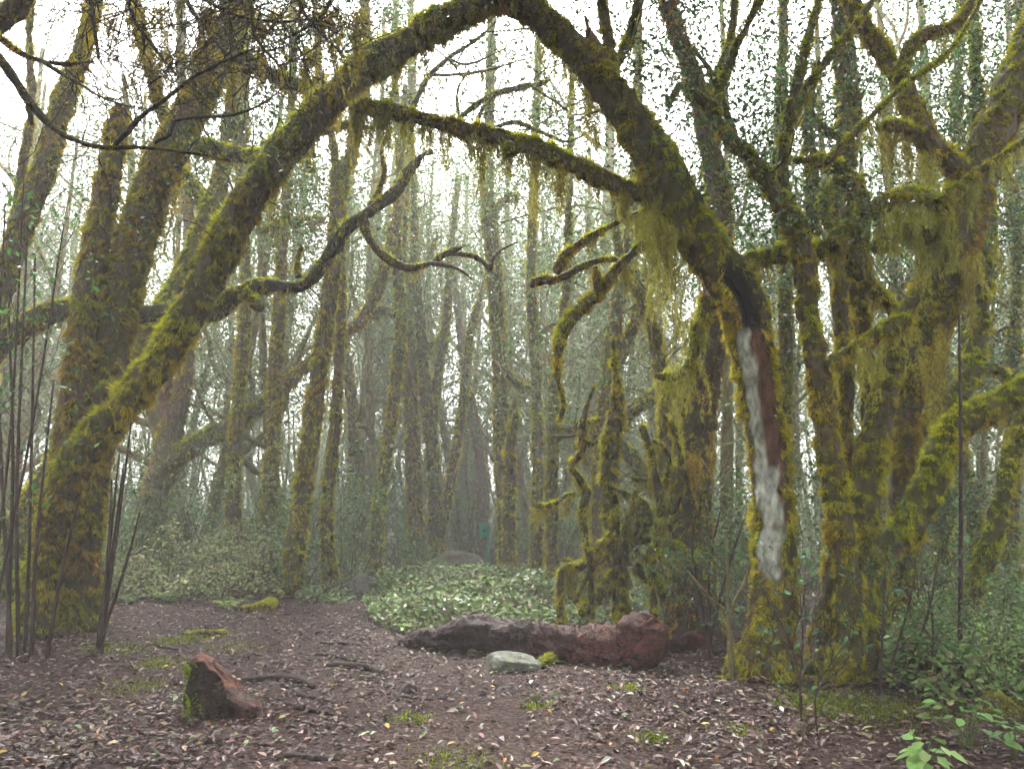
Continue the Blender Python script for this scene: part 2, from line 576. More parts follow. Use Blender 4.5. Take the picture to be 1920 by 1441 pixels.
        s.strands(root, Ls, Y, bias, pid)

    def strands(s, root, Ls, Y, bias=0.0, pid=-1):
        wd_ = max(0.0065, 0.00115 * Y)
        ln = wd_ * 5.5
        cnt = np.maximum(3, (Ls / (ln * 0.15)).astype(int))
        idx = np.repeat(np.arange(len(root)), cnt)
        n = len(idx)
        f = rng.random(n)
        L = Ls[idx]
        sway = np.column_stack([0.02 * np.sin(f * 5 + idx), 0.02 * np.cos(f * 4 + idx * 1.7), np.zeros(n)]) * (L / 0.2)[:, None] * 0.6
        spread = (0.020 * (1 - f) + 0.004)[:, None]
        p = root[idx] + np.column_stack([np.zeros(n), np.zeros(n), -f * L]) + sway + rng.normal(0, 1, (n, 3)) * spread * [1, 1, 0.5]
        d = nrm(np.array([0, 0, -1.0]) + rng.normal(0, 0.38, (n, 3)))
        tone = np.exp(rng.normal(0, 0.25, len(root)))[idx]
        k = np.clip(0.66 + 0.6 * fbm(root * 1.7, 2) + bias, 0, 1)[idx][:, None]
        c = (MO_BROWN * 0.8 * (1 - k) + (MO_PALE * 0.55 + MO_DEEP * 0.35) * k) * tone[:, None] * np.exp(rng.normal(0, 0.2, (n, 1)))
        s.hb.append((pid, p - s.base, d, ln * np.exp(rng.normal(0, 0.3, n)), np.full(n, wd_), np.clip(c, 0.004, 0.5)))

    def curtain(s, x0, y0, x1, y1, Y, lpx, n, bias=0.1):
        n = int(n * 0.6)
        k = max(3, n // 9)
        f = np.clip(rng.random(k)[rng.integers(0, k, n)] + rng.normal(0, 0.012, n), 0, 1)
        r = np.array([px(x0 + (x1 - x0) * v, y0 + (y1 - y0) * v + rng.normal(0, 6), Y + rng.normal(0, 0.12)) for v in f])
        Ls = lpx * mpp(Y) * np.clip(rng.gamma(3.0, 0.33, n), 0.15, 1.8) * np.clip(0.75 + 0.8 * vnoise(r * 3.1), 0.2, 1.5)
        s.strands(r, Ls, Y, bias)

    def twigs_from(s, tb, n, L, r, lev=2, up=0.08, wig=0.3, nb=3, zone=(0.3, 1), leaf=True, out=0.8, sub=5):
        tips = []
        for _ in range(n):
            i = int((zone[0] + (zone[1] - zone[0]) * random.random()) * (len(tb.u) - 1))
            e = rnd3(); e = unit(e - (e @ tb.t[i]) * tb.t[i])
            grow(tb.c[i], tb.t[i] * (1 - out) + e * out, L * random.uniform(0.6, 1.2), min(r, tb.r[i] * 0.7), lev, s.S, tips, up, wig, nb, sub=sub)
        if leaf and tips:
            s.leafp.append(np.array(tips))

    def crown_over(s, tb, xr, yr, n, leaves, L=0.13):
        """unseen leafy crown, added above the view to shade the near haze: limbs from the end of a stem to clumps of foliage"""
        tips = []
        p0 = tb.c[-1]
        for _ in range(n):
            X, Y = random.uniform(*xr), random.uniform(*yr)
            q = np.array([X, Y, CZ + 0.72 * max(Y, 4) + random.uniform(1.0, 2.8)])
            P = [p0]
            for f in (0.3, 0.6, 0.85, 1.0):
                P.append(p0 + (q - p0) * f + rnd3(0.22) * (f < 1) + np.array([0, 0, 0.9 * math.sin(f * math.pi)]))
            for a in range(4):
                s.S.append((*P[a], *P[a + 1], 0.05 - 0.008 * a, 0.042 - 0.008 * a))
            for _k in range(5):
                S2 = []; T2 = []
                grow(q, unit(rnd3()) + np.array([0, 0, 0.3]), 1.5, 0.016, 1, S2, T2, 0.05, 0.3, 3)
                s.S += [e for e in S2 if e[5] > CZ + 0.72 * max(e[4], 0) + 0.25]
                tips += T2
        tips = np.array(tips)
        p = tips[rng.integers(0, len(tips), leaves)] + rng.normal(0, 0.3, (leaves, 3))
        p = p[p[:, 2] > CZ + 0.72 * np.maximum(p[:, 1], 0) + 0.3]
        V, T = diamonds_mesh(p - s.base, nrm(rng.normal(0, 0.7, (len(p), 3)) + [0, 0, 0.8]), L * rng.uniform(0.7, 1.3, len(p)))
        s.extra = (V, T, np.repeat(jitter((0.045, 0.085, 0.028), len(p), 0.3, 0.1), 4, 0))

    def done(s, leaves=0, leafL=0.075, leafcol=(0.045, 0.085, 0.028), spread=0.16, twigcol=None, mosscol=True, near=False, twigk=3):
        root = empty(s.name, s.base)
        tag(root, s.label, s.cat, s.group)
        objs = {-1: root}
        for i, (part, V, T, c, lab) in enumerate(s.parts):
            o = obj(part, mesh(part, V - s.base, T, c, True), s.mat, root)
            if lab: o['label'] = lab
            objs[i] = o
        for nm, lst in (('moss', s.mb), ('hanging_moss', s.hb)):
            for pid in sorted({b[0] for b in lst}):
                P = [np.concatenate([b[k] for b in lst if b[0] == pid]) for k in range(1, 6)]
                V, T = blades_mesh(*P[:4])
                obj(nm, mesh(nm, V, T, np.repeat(P[4], 3, 0)), M_MOSS, objs[pid], 'stuff')
        if s.S:
            S = np.array(s.S, float)
            S[:, 0:3] -= s.base; S[:, 3:6] -= s.base
            V, Q = segs_mesh(S, twigk)
            tc = np.array(twigcol if twigcol is not None else (0.085, 0.078, 0.028))
            tone = np.repeat(jitter(tc, len(S), 0.3), 2 * twigk, 0)
            obj('twigs', mesh('twigs', V, Q, tone), M_TWIG, root, 'stuff')
        if getattr(s, 'extra', None):
            obj('unseen_crown', mesh('unseen_crown', *s.extra), M_LEAF, root, 'stuff')  # out of view, added as shade over the clearing
        if s.leafp and leaves:
            tips = np.concatenate(s.leafp)
            i = rng.integers(0, len(tips), leaves)
            p = tips[i] + rng.normal(0, spread, (leaves, 3)) * [1, 1, 0.6] - s.base
            nn = nrm(rng.normal(0, 0.75, (leaves, 3)) + [0, 0, 0.7])
            if near:
                V, T = leaves_mesh(p, nn, leafL * rng.uniform(0.7, 1.25, leaves)); k = 6
            else:
                V, T = diamonds_mesh(p, nn, leafL * rng.uniform(0.7, 1.3, leaves)); k = 4
            obj('crown', mesh('crown', V, T, np.repeat(jitter(leafcol, leaves, 0.35, 0.12), k, 0)), M_LEAF, root, 'stuff')
        return root

# ------------------------------------------------------------------ the ground
def ground():
    u = np.linspace(-1, 1, 251)
    xs = np.sinh(u * 4.2) / np.sinh(4.2) * 118
    ys = 7.5 + np.sinh(u * 4.2) / np.sinh(4.2) * 110
    X, Yy = np.meshgrid(xs, ys)
    Z = gz(X, Yy)
    q = np.stack([X, Yy, 0 * X], -1)
    Z = Z + np.where(np.hypot(X, Yy - 7.5) < 16, 0.012 * fbm(q * 6, 2), 0)
    n = len(u)
    i = (np.arange(n - 1)[:, None] * n + np.arange(n - 1)[None]).ravel()
    Q = np.stack([i, i + 1, i + n + 1, i + n], -1)
    o = obj('ground', mesh('ground', np.stack([X, Yy, Z], -1).reshape(-1, 3), Q, None, True), M_SOIL)
    o['kind'] = 'structure'
ground()

# ------------------------------------------------------------------ the arching tree on the left: several stems from one foot
t = Tree('mossy_tree', 'leaning mossy tree whose long trunk arches over the clearing from a brown-mossed clump', base=gp(112, 1185))
YL = float(t.base[1])
arch = t.stem([(72, 1178, 92), (78, 1100, 80), (98, 1000, 76), (130, 890, 74), (190, 805, 74), (285, 695, 76), (365, 570, 80), (425, 450, 82),
        (480, 355, 76), (545, 272, 76), (620, 185, 72), (700, 118, 74), (780, 70, 74), (860, 28, 70), (940, -6, 62, 8.0), (985, -40, 40, 7.9)],
       YL, ground=True, moss=1.25, hang=0.9, bias=0.22, mlen=1.25, flare=(0.35, 0.25, 4), label='long green-mossed trunk arching over the clearing')
st_b = t.stem([(122, 1185, 96), (128, 1080, 84), (122, 960, 74), (130, 850, 70), (146, 700, 68), (164, 560, 62), (188, 420, 56), (208, 310, 50), (222, 232, 42), (228, 205, 30)],
       YL + 0.15, ground=True, moss=1.2, hang=0.05, bias=-0.22, mlen=1.35, snag=0.08, flare=(0.3, 0.25, 5), label='upright stem with a broken top and brown moss')
st_c = t.stem([(150, 1180, 96), (150, 1060, 88), (164, 930, 78), (186, 790, 82), (208, 650, 88), (236, 520, 90), (268, 410, 88), (304, 310, 84), (352, 225, 78), (404, 120, 70), (436, 40, 62), (456, -60, 56), (470, -160, 40)],
       YL + 0.35, ground=True, moss=1.2, hang=0.12, bias=-0.16, mlen=1.3, flare=(0.3, 0.25, 4), label='thickest stem, shaggy with brown moss')
t.stem([(296, 275, 50), (345, 272, 42), (400, 281, 40), (450, 291, 38), (496, 297, 34), (520, 300, 24)], YL + 0.1, 'branch', moss=1.3, hang=0.5, bias=0.25, wob=0.03)
t.stem([(410, 110, 40), (470, 118, 40), (530, 150, 36), (575, 165, 34), (620, 176, 30)], YL - 0.1, 'branch', moss=1.2, hang=1.2, bias=0.05, wob=0.05)
t.stem([(330, 255, 34), (300, 200, 34), (288, 150, 30), (262, 60, 28), (250, -40, 24)], YL + 0.5, 'branch', moss=1.1, hang=0.4, bias=-0.1)
t.stem([(560, 262, 26), (640, 235, 20), (700, 240, 12)], YL, 'branch', moss=1.0, hang=1.0, bias=0.1)
t.curtain(500, 330, 640, 200, YL - 0.7, 60, 130, 0.1)
t.curtain(300, 390, 340, 330, YL + 0.2, 120, 60, -0.1)
t.curtain(560, 150, 640, 130, YL - 0.4, 70, 70, 0.0)
for tb, z in ((arch, (0.55, 1)), (st_c, (0.75, 1))):
    t.twigs_from(tb, 14, 1.3, 0.014, 2, 0.06, 0.3, 3, z)
t.crown_over(arch, (-3.5, 1.5), (3, 9), 12, 9000)
t.done(leaves=2600, leafL=0.065)

t = Tree('mossy_tree', 'yellow-green mossy trunk leaning behind the brown-mossed clump, ending in a stubby fork', base=None)
d1 = t.stem([(28, 1120, 80), (45, 985, 72), (120, 860, 68), (210, 722, 72), (290, 618, 74), (352, 520, 72), (386, 440, 64), (402, 385, 60), (412, 350, 40)],
       ground=True, moss=1.1, hang=0.1, bias=0.3, flare=(0.3, 0.3, 4))
Yd = d1.c[0][1]
t.stem([(396, 385, 52), (372, 368, 46), (350, 340, 42), (330, 310, 36), (318, 270, 26)], Yd, 'branch', moss=1.1, bias=0.3, wob=0.03)
t.stem([(404, 370, 44), (420, 300, 34), (432, 200, 30), (448, 90, 26), (460, -60, 20)], Yd, 'branch', moss=1.0, hang=0.1, bias=0.0)
t.done()

# ------------------------------------------------------------------ tree leaning out of the left edge, and the dead snaking limb
t = Tree('mossy_tree', 'dark mossy trunk leaning up from the left edge beside the thin bare saplings')
tb = t.stem([(-95, 1165, 80), (-70, 900, 66), (-25, 660, 58), (18, 490, 52), (55, 385, 52), (88, 305, 52), (112, 210, 48), (148, 115, 44), (172, 30, 38), (190, -80, 30)],
       12.0, ground=True, moss=1.0, hang=0.25, bias=-0.1)
t.stem([(30, 470, 36), (40, 330, 22), (60, 200, 18), (55, 60, 16), (70, -60, 12)], 12.2, 'branch', moss=0.8, bias=-0.2)
t.twigs_from(tb, 10, 1.6, 0.015, 2, 0.1, 0.3, 3, (0.6, 1))
t.crown_over(tb, (-8.5, -3), (4, 12), 12, 9000)
t.done(leaves=3000, leafL=0.065, spread=0.22)

t = Tree('crooked_tree', 'dark crooked tree whose bare limb snakes level behind the arching trunk', base=gp(-130, 1140))
f1 = t.stem([(-130, 1140, 110), (-120, 900, 90), (-90, 740, 80), (-30, 670, 68), (30, 622, 60), (90, 588, 50), (160, 574, 44), (250, 590, 44), (325, 584, 42), (395, 590, 40),
        (432, 562, 44), (470, 540, 38), (520, 535, 32), (568, 536, 30), (606, 496, 32), (648, 432, 32), (690, 398, 28), (735, 366, 28), (762, 330, 24), (782, 300, 18), (810, 282, 12)],
       11.4, ground=True, moss=0.55, hang=0.12, bias=-0.05, bark=(0.04, 0.032, 0.026), wob=0.06)
t.stem([(455, 545, 30), (470, 562, 26), (482, 574, 24), (492, 580, 16)], 11.2, 'branch_stub', moss=0.6, bias=0.1, wob=0.0)
t.stem([(560, 520, 18), (558, 485, 14), (566, 462, 8)], 11.4, 'branch_stub', moss=0.3, wob=0.0)
t.stem([(682, 402, 22), (690, 445, 20), (722, 482, 20), (766, 502, 18), (806, 494, 16), (838, 474, 13), (866, 464, 8)], 11.3, 'branch', moss=0.35, hang=0.15, bias=0.0, wob=0.03)
t.stem([(806, 494, 11), (842, 498, 8), (872, 512, 6), (884, 524, 3)], 11.2, 'branch', moss=0.0, wob=0.02)
t.stem([(838, 476, 10), (880, 478, 12), (905, 490, 11), (918, 508, 10)], 11.3, 'branch', moss=0.3, wob=0.02)
t.stem([(918, 508, 9), (926, 482, 7), (944, 466, 5), (970, 454, 3)], 11.3, 'branch', moss=0.0, wob=0.02)
t.stem([(690, 398, 16), (720, 330, 13), (716, 280, 10), (735, 240, 7)], 11.4, 'branch', moss=0.6, wob=0.03)
t.twigs_from(f1, 16, 0.7, 0.010, 1, 0.0, 0.35, 3, (0.55, 1), leaf=False)
t.done(twigcol=(0.03, 0.026, 0.02))

# ------------------------------------------------------------------ the big tree on the right of the arch: hollow, barkless strip, long level limb
def hollow(s, rr, th):
    zz = s.c[:, 2][:, None]
    thn = (th[None] + math.pi) % (2 * math.pi) - math.pi
    thn = np.broadcast_to(thn, rr.shape); zz = np.broadcast_to(zz, rr.shape)
    zt = lambda ypx: px(1400, ypx, 7.6)[2]
    # hollow mouth
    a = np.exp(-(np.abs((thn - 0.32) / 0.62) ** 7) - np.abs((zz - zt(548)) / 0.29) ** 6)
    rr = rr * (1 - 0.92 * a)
    wob = 0.40 * fbm(np.stack([zz * 4, thn * 1.5, zz * 0 + 4], -1), 3)
    pale = ((thn > -0.85 + wob) & (thn < 0.02 + wob) & (zz < zt(600)) & (zz > zt(1080))).astype(float)
    low = ((thn > -0.5 + wob) & (thn < 0.42 + wob) & (zz < zt(880)) & (zz > zt(1090))).astype(float)
    pale = np.maximum(pale, low)
    rot = ((thn >= 0.0 + wob) & (thn < 0.75 + wob) & (zz < zt(590)) & (zz > zt(985))).astype(float) * (1 - low)
    rr = rr * (1 - 0.10 * rot - 0.05 * pale)
    P = s.c[:, None] + s.dirs * rr[:, :, None]
    n = fbm(P * [26, 26, 5], 3)[..., None]
    pc = np.array([0.27, 0.28, 0.24]) * (1 + 0.5 * n)
    pc = np.where(fbm(P * 9, 2)[..., None] > 0.3, np.array([0.14, 0.13, 0.09]), pc)
    rc = np.array([0.080, 0.036, 0.022]) * (1 + 0.9 * n)
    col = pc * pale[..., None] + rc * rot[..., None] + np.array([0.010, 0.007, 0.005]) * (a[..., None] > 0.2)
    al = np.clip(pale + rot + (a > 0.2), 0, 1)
    col = np.where((a > 0.2)[..., None], np.array([0.010, 0.007, 0.005]), col)  # near-black painted inside the hollow, standing for its shade
    s._mask = al
    return rr, (col, al)

t = Tree('hollow_tree', 'big mossy hollow tree with a pale barkless strip, bending over into the arch', base=gp(1445, 1265))
YR = float(t.base[1])
def bare(tb, a, th):
    """no moss grows on the barkless strip, the rot and the hollow"""
    i = np.clip((a * (len(tb.u) - 1)).round().astype(int), 0, len(tb.u) - 1)
    j = np.floor(th / (2 * math.pi) * tb.nseg + 0.5).astype(int) % tb.nseg
    return tb._mask[i, j] < 0.5
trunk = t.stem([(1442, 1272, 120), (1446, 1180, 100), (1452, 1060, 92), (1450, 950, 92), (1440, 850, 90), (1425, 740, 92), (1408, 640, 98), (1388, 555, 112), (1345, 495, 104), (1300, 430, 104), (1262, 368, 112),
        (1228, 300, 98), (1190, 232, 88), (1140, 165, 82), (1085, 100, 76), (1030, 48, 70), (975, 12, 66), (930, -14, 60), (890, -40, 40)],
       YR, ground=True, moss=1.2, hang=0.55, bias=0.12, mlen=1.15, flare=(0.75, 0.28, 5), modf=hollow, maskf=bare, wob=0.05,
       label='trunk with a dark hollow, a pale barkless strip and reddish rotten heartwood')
limb = t.stem([(1235, 365, 60), (1205, 362, 46), (1150, 345, 42), (1080, 310, 44), (1000, 277, 44), (930, 256, 42), (850, 236, 40), (780, 219, 38), (720, 206, 36), (684, 200, 34), (662, 208, 24)],
       YR, 'branch', moss=1.4, hang=3.2, bias=0.12, mlen=1.1, wob=0.06, label='long level limb fringed with hanging moss', hlen=1.35)
for a, b, l, n in ((672, 720, 70, 40), (740, 800, 90, 30), (838, 850, 50, 10), (880, 900, 60, 14), (930, 1010, 75, 60), (1015, 1075, 60, 50), (1170, 1260, 150, 70)):
    yy = lambda v: float(np.interp(v, [662, 780, 1000, 1205, 1260], [212, 228, 290, 380, 420]))
    t.curtain(a, yy(a), b, yy(b), YR, l, n, 0.0)
t.stem([(985, 285, 20), (984, 262, 18), (978, 250, 10)], YR, 'branch_stub', moss=0.6, wob=0)
t.stem([(960, 290, 34), (955, 275, 30), (948, 268, 16)], YR - 0.15, 'branch_stub', moss=1.2, bias=0.3, wob=0)
t.stem([(823, 232, 16), (822, 216, 10)], YR, 'branch_stub', moss=0.8, wob=0)
sn = t.stem([(1150, 190, 58), (1128, 120, 46), (1108, 70, 24), (1098, 36, 8)], YR - 0.05, 'snag', moss=0.12, bark=(0.12, 0.075, 0.05), snag=0.12, wob=0.02, label='split dead snag of bare brown wood')
v1 = t.stem([(1152, 170, 34), (1142, 90, 28), (1130, 20, 24), (1122, -60, 20)], YR + 0.1, 'branch', moss=0.9, hang=0.2)
v2 = t.stem([(1150, 130, 26), (1180, 70, 24), (1194, 10, 20), (1205, -70, 16)], YR + 0.3, 'branch', moss=0.9, hang=0.2)
t.stem([(1165, 215, 30), (1168, 180, 26), (1166, 152, 22)], YR - 0.2, 'branch_stub', moss=1.1, bias=0.2, wob=0)
t.stem([(1395, 498, 50), (1440, 480, 38), (1490, 474, 36), (1535, 468, 34), (1572, 440, 34), (1600, 420, 30)], YR, 'branch', moss=1.4, hang=0.9, bias=0.2, wob=0.03)
b1 = t.stem([(1225, 395, 26), (1185, 404, 14), (1140, 426, 16), (1095, 452, 18), (1062, 476, 22), (1046, 500, 26), (1048, 512, 14)], YR + 0.2, 'branch', moss=1.0, hang=0.9, bias=-0.05, wob=0.03)
b2 = t.stem([(1255, 430, 36), (1208, 458, 26), (1160, 500, 26), (1115, 555, 28), (1072, 595, 32), (1052, 632, 28), (1046, 668, 16), (1046, 710, 13), (1056, 752, 11), (1050, 790, 7)], YR + 0.1, 'branch', moss=1.2, hang=1.2, bias=0.05, wob=0.04)
t.stem([(1122, 548, 22), (1118, 520, 18), (1116, 500, 8)], YR + 0.1, 'branch_stub', moss=1.0, wob=0)
b3 = t.stem([(1170, 490, 12), (1130, 486, 15), (1090, 500, 18), (1048, 522, 20), (1012, 526, 22), (998, 530, 24)], YR + 0.4, 'branch', moss=0.9, hang=0.2, bias=-0.05, wob=0.03, snag=0.03)
t.stem([(1330, 560, 44), (1312, 620, 34), (1296, 672, 26), (1272, 704, 20), (1246, 706, 18), (1228, 704, 16)], YR - 0.15, 'branch', moss=1.2, hang=1.8, bias=0.15, wob=0.02)
t.curtain(1230, 710, 1320, 650, YR - 0.15, 90, 60, 0.15)
t.curtain(1280, 600, 1330, 580, YR - 0.1, 110, 50, 0.1)
t.curtain(1200, 390, 1290, 440, YR - 0.25, 110, 120, 0.05)
t.curtain(1000, 60, 1180, 215, YR + 0.3, 75, 190, -0.05)
# roots
t.stem([(1440, 1240, 60), (1395, 1262, 46), (1362, 1278, 26), (1340, 1288, 10)], YR - 0.1, 'root', moss=1.3, bias=0.3, wob=0)
t.stem([(1470, 1250, 60), (1492, 1282, 40), (1500, 1306, 20), (1504, 1320, 8)], YR - 0.25, 'root', moss=1.3, bias=0.25, wob=0)
t.stem([(1485, 1235, 50), (1524, 1262, 36), (1566, 1284, 26), (1606, 1310, 18), (1630, 1328, 10)], YR - 0.1, 'root', moss=1.4, bias=0.35, wob=0)
t.twigs_from(trunk, 16, 1.2, 0.013, 2, 0.05, 0.32, 3, (0.72, 1))
t.twigs_from(v1, 5, 1.2, 0.013, 2, 0.1, 0.3, 3)
t.twigs_from(v2, 5, 1.2, 0.013, 2, 0.1, 0.3, 3)
for b in (b1, b2, b3): t.twigs_from(b, 6, 0.35, 0.006, 1, -0.05, 0.35, 3, (0.2, 1), leaf=False)
t.crown_over(trunk, (-0.5, 4), (2, 9), 12, 9000)
t.done(leaves=1500, leafL=0.07)

# ------------------------------------------------------------------ the right-hand thicket of mossy trees
t = Tree('mossy_tree', 'forked mossy tree beside the hollow tree, its bent trunk splitting in thin upright limbs')
a1 = t.stem([(1588, 1275, 66), (1592, 1180, 56), (1588, 1080, 52), (1572, 960, 52), (1552, 830, 52), (1532, 690, 52), (1516, 570, 50), (1508, 500, 50), (1490, 425, 54), (1452, 360, 48), (1412, 300, 38), (1362, 252, 34), (1332, 205, 30), (1300, 170, 20)],
       ground=True, moss=1.15, hang=0.35, bias=0.1, flare=(0.4, 0.3, 4), wob=0.06)
Ya = a1.c[0][1]
t.stem([(1340, 215, 26), (1352, 160, 24), (1380, 90, 22), (1420, 10, 20), (1450, -60, 16)], Ya, 'branch', moss=1.0, hang=0.2, bias=0.1)
t.stem([(1478, 400, 30), (1468, 320, 28), (1476, 240, 26), (1494, 160, 24), (1514, 80, 22), (1540, -20, 18)], Ya - 0.1, 'branch', moss=1.0, hang=0.3, bias=0.05)
t.stem([(1486, 235, 22), (1512, 165, 20), (1566, 95, 20), (1620, 25, 18), (1650, -20, 16)], Ya - 0.1, 'branch', moss=1.1, hang=0.6, bias=0.1)
t.stem([(1380, 265, 18), (1340, 150, 14), (1300, 90, 12)], Ya + 0.1, 'branch', moss=0.9)
a2 = t.stem([(1545, 1215, 58), (1558, 1110, 46), (1572, 990, 36), (1586, 850, 32), (1584, 700, 32), (1575, 560, 32), (1582, 440, 30), (1600, 330, 24)], Ya + 0.5, 'trunk', ground=True, moss=1.1, hang=0.2, bias=0.0, flare=(0.4, 0.3, 4))
t.stem([(1545, 690, 30), (1585, 665, 34), (1630, 640, 36), (1672, 615, 40), (1700, 600, 34)], Ya - 0.1, 'branch', moss=1.4, hang=1.0, bias=0.3, wob=0.03)
t.curtain(1600, 650, 1710, 610, Ya - 0.15, 60, 50, 0.2)
t.stem([(1590, 1230, 40), (1560, 1268, 30), (1530, 1290, 16)], Ya - 0.2, 'root', moss=1.3, bias=0.3, wob=0)
t.twigs_from(a1, 10, 0.9, 0.010, 2, 0.05, 0.35, 3, (0.65, 1))
t.done(leaves=2200, leafL=0.065, spread=0.2)

t = Tree('mossy_tree', 'mossy tree with a thick limb elbowing out to the right above the ferny undergrowth')
c1 = t.stem([(1622, 1262, 62), (1620, 1160, 52), (1612, 1060, 54), (1622, 950, 66), (1638, 830, 68), (1662, 720, 60), (1690, 610, 48), (1712, 560, 30)],
       ground=True, moss=1.2, hang=0.4, bias=0.15, flare=(0.4, 0.3, 4), wob=0.05)
Yc = c1.c[0][1]
t.stem([(1618, 1075, 50), (1640, 1035, 60), (1690, 1000, 68), (1735, 930, 70), (1768, 845, 68), (1800, 792, 64), (1862, 768, 62), (1935, 726, 60), (2020, 690, 54), (2150, 600, 44), (2250, 470, 32), (2310, 330, 18), (2340, 220, 8)],
       Yc, 'branch', moss=1.2, hang=0.35, bias=0.25, wob=0.03, label='thick mossy limb elbowing upward')
t.curtain(1690, 620, 1730, 600, Yc - 0.1, 120, 30, 0.1)
t.twigs_from(c1, 8, 0.6, 0.008, 1, 0.0, 0.35, 3, (0.6, 1), leaf=False)
t.done()

t = Tree('mossy_tree', 'massive dark mossy tree leaning out past the right edge, draped with long moss curtains')
e1 = t.stem([(1690, 1215, 52), (1688, 1050, 42), (1690, 900, 46), (1702, 770, 62), (1726, 660, 92), (1762, 530, 112), (1800, 420, 104), (1842, 300, 96), (1890, 185, 86), (1940, 70, 80), (1985, -60, 70)],
       8.9, ground=True, moss=1.15, hang=0.5, bias=-0.12, flare=(0.3, 0.3, 4), wob=0.06)
t.stem([(1815, 330, 52), (1775, 300, 52), (1738, 265, 60), (1712, 215, 54), (1694, 165, 48), (1660, 110, 46), (1628, 60, 42), (1600, 15, 40), (1575, -50, 34)], 8.5, 'branch', moss=1.25, hang=0.8, bias=0.15, wob=0.08)
t.stem([(1725, 255, 34), (1690, 240, 30), (1662, 235, 26), (1645, 242, 18)], 8.3, 'branch_stub', moss=1.3, hang=1.5, bias=0.2, wob=0)
t.stem([(1690, 150, 34), (1704, 92, 34), (1742, 62, 32), (1786, 52, 28), (1812, 20, 24), (1840, -40, 20)], 8.3, 'branch', moss=1.2, hang=1.0, bias=0.1, wob=0.03)
t.stem([(1790, 440, 44), (1740, 435, 40), (1700, 432, 38), (1660, 448, 36), (1640, 470, 28)], 8.3, 'branch', moss=1.3, hang=1.4, bias=0.2, wob=0.03)
t.curtain(1790, 500, 1870, 450, 8.5, 170, 100, 0.1)
t.curtain(1730, 660, 1760, 620, 8.5, 190, 45, 0.05)
t.curtain(1650, 245, 1760, 300, 8.3, 90, 110, 0.1)
t.curtain(1650, 450, 1790, 445, 8.3, 70, 45, 0.1)
t.twigs_from(e1, 12, 1.0, 0.012, 2, 0.05, 0.35, 3, (0.55, 1))
t.crown_over(e1, (3, 9), (3, 11), 14, 10000)
t.done(leaves=2600, leafL=0.065, spread=0.2)

t = Tree('mossy_tree', 'tangled mossy tree with drooping moss-laden arms between the forked tree and the massive dark one')
g1 = t.stem([(1656, 1225, 36), (1646, 1050, 28), (1634, 900, 28), (1626, 760, 30), (1618, 620, 38), (1612, 520, 50), (1606, 440, 52), (1618, 390, 40), (1600, 345, 40), (1566, 312, 34), (1530, 300, 26), (1488, 302, 16)],
       8.6, ground=True, moss=1.2, hang=0.8, bias=0.15, wob=0.08)
t.stem([(1550, 306, 20), (1590, 262, 16), (1644, 208, 14), (1700, 156, 13), (1758, 116, 12), (1800, 70, 10), (1840, 0, 8)], 8.0, 'branch', moss=1.2, hang=0.9, bias=0.2, wob=0.03)
t.stem([(1618, 400, 36), (1660, 376, 40), (1706, 366, 42), (1750, 378, 36), (1774, 412, 26), (1778, 450, 20), (1774, 490, 12)], 8.0, 'branch', moss=1.4, hang=2.2, bias=0.3, wob=0.03)
t.curtain(1640, 385, 1780, 400, 8.0, 70, 170, 0.25)
t.stem([(1760, 378, 16), (1800, 345, 18), (1850, 312, 18), (1910, 270, 16), (1950, 240, 14)], 7.9, 'branch', moss=1.3, hang=1.8, bias=0.25, wob=0.02)
t.curtain(1780, 350, 1910, 280, 7.9, 55, 90, 0.25)
t.stem([(1600, 470, 44), (1620, 520, 40), (1655, 560, 34), (1690, 600, 30)], 8.1, 'branch', moss=1.3, hang=1.0, bias=0.15, wob=0.02)
t.stem([(1596, 440, 44), (1570, 455, 40), (1545, 470, 34), (1520, 480, 26)], 8.1, 'branch', moss=1.3, hang=1.2, bias=0.2, wob=0.02)
t.stem([(1600, 340, 26), (1560, 345, 24), (1545, 400, 24), (1560, 430, 20)], 8.3, 'branch', moss=1.2, hang=0.6, bias=0.2, wob=0.02)
t.curtain(1560, 480, 1640, 470, 8.1, 80, 50, 0.15)
t.twigs_from(g1, 14, 0.7, 0.009, 2, 0.0, 0.4, 3, (0.4, 1), leaf=False)
t.done()

t = Tree('mossy_tree', 'tall straight mossy tree with an orange-brown mossed middle, behind the forked tree')
h1 = t.stem([(1566, 1165, 54), (1570, 900, 48), (1582, 700, 46), (1590, 520, 46), (1580, 400, 48), (1584, 300, 52), (1592, 200, 56), (1582, 100, 54), (1578, 0, 52), (1570, -120, 44)],
       11.0, ground=True, moss=1.0, hang=0.1, bias=-0.1, mlen=0.9)
t.stem([(1520, 460, 36), (1524, 380, 34), (1520, 300, 32), (1515, 220, 26), (1530, 120, 20)], 11.0, 'branch', moss=1.0, bias=0.0)
t.stem([(1585, 260, 26), (1548, 245, 24), (1520, 210, 20), (1500, 150, 16)], 11.0, 'branch', moss=1.0, hang=0.5, bias=0.15)
t.twigs_from(h1, 22, 1.6, 0.014, 2, 0.1, 0.3, 3, (0.5, 1))
t.done(leaves=6500, leafL=0.075, spread=0.22)

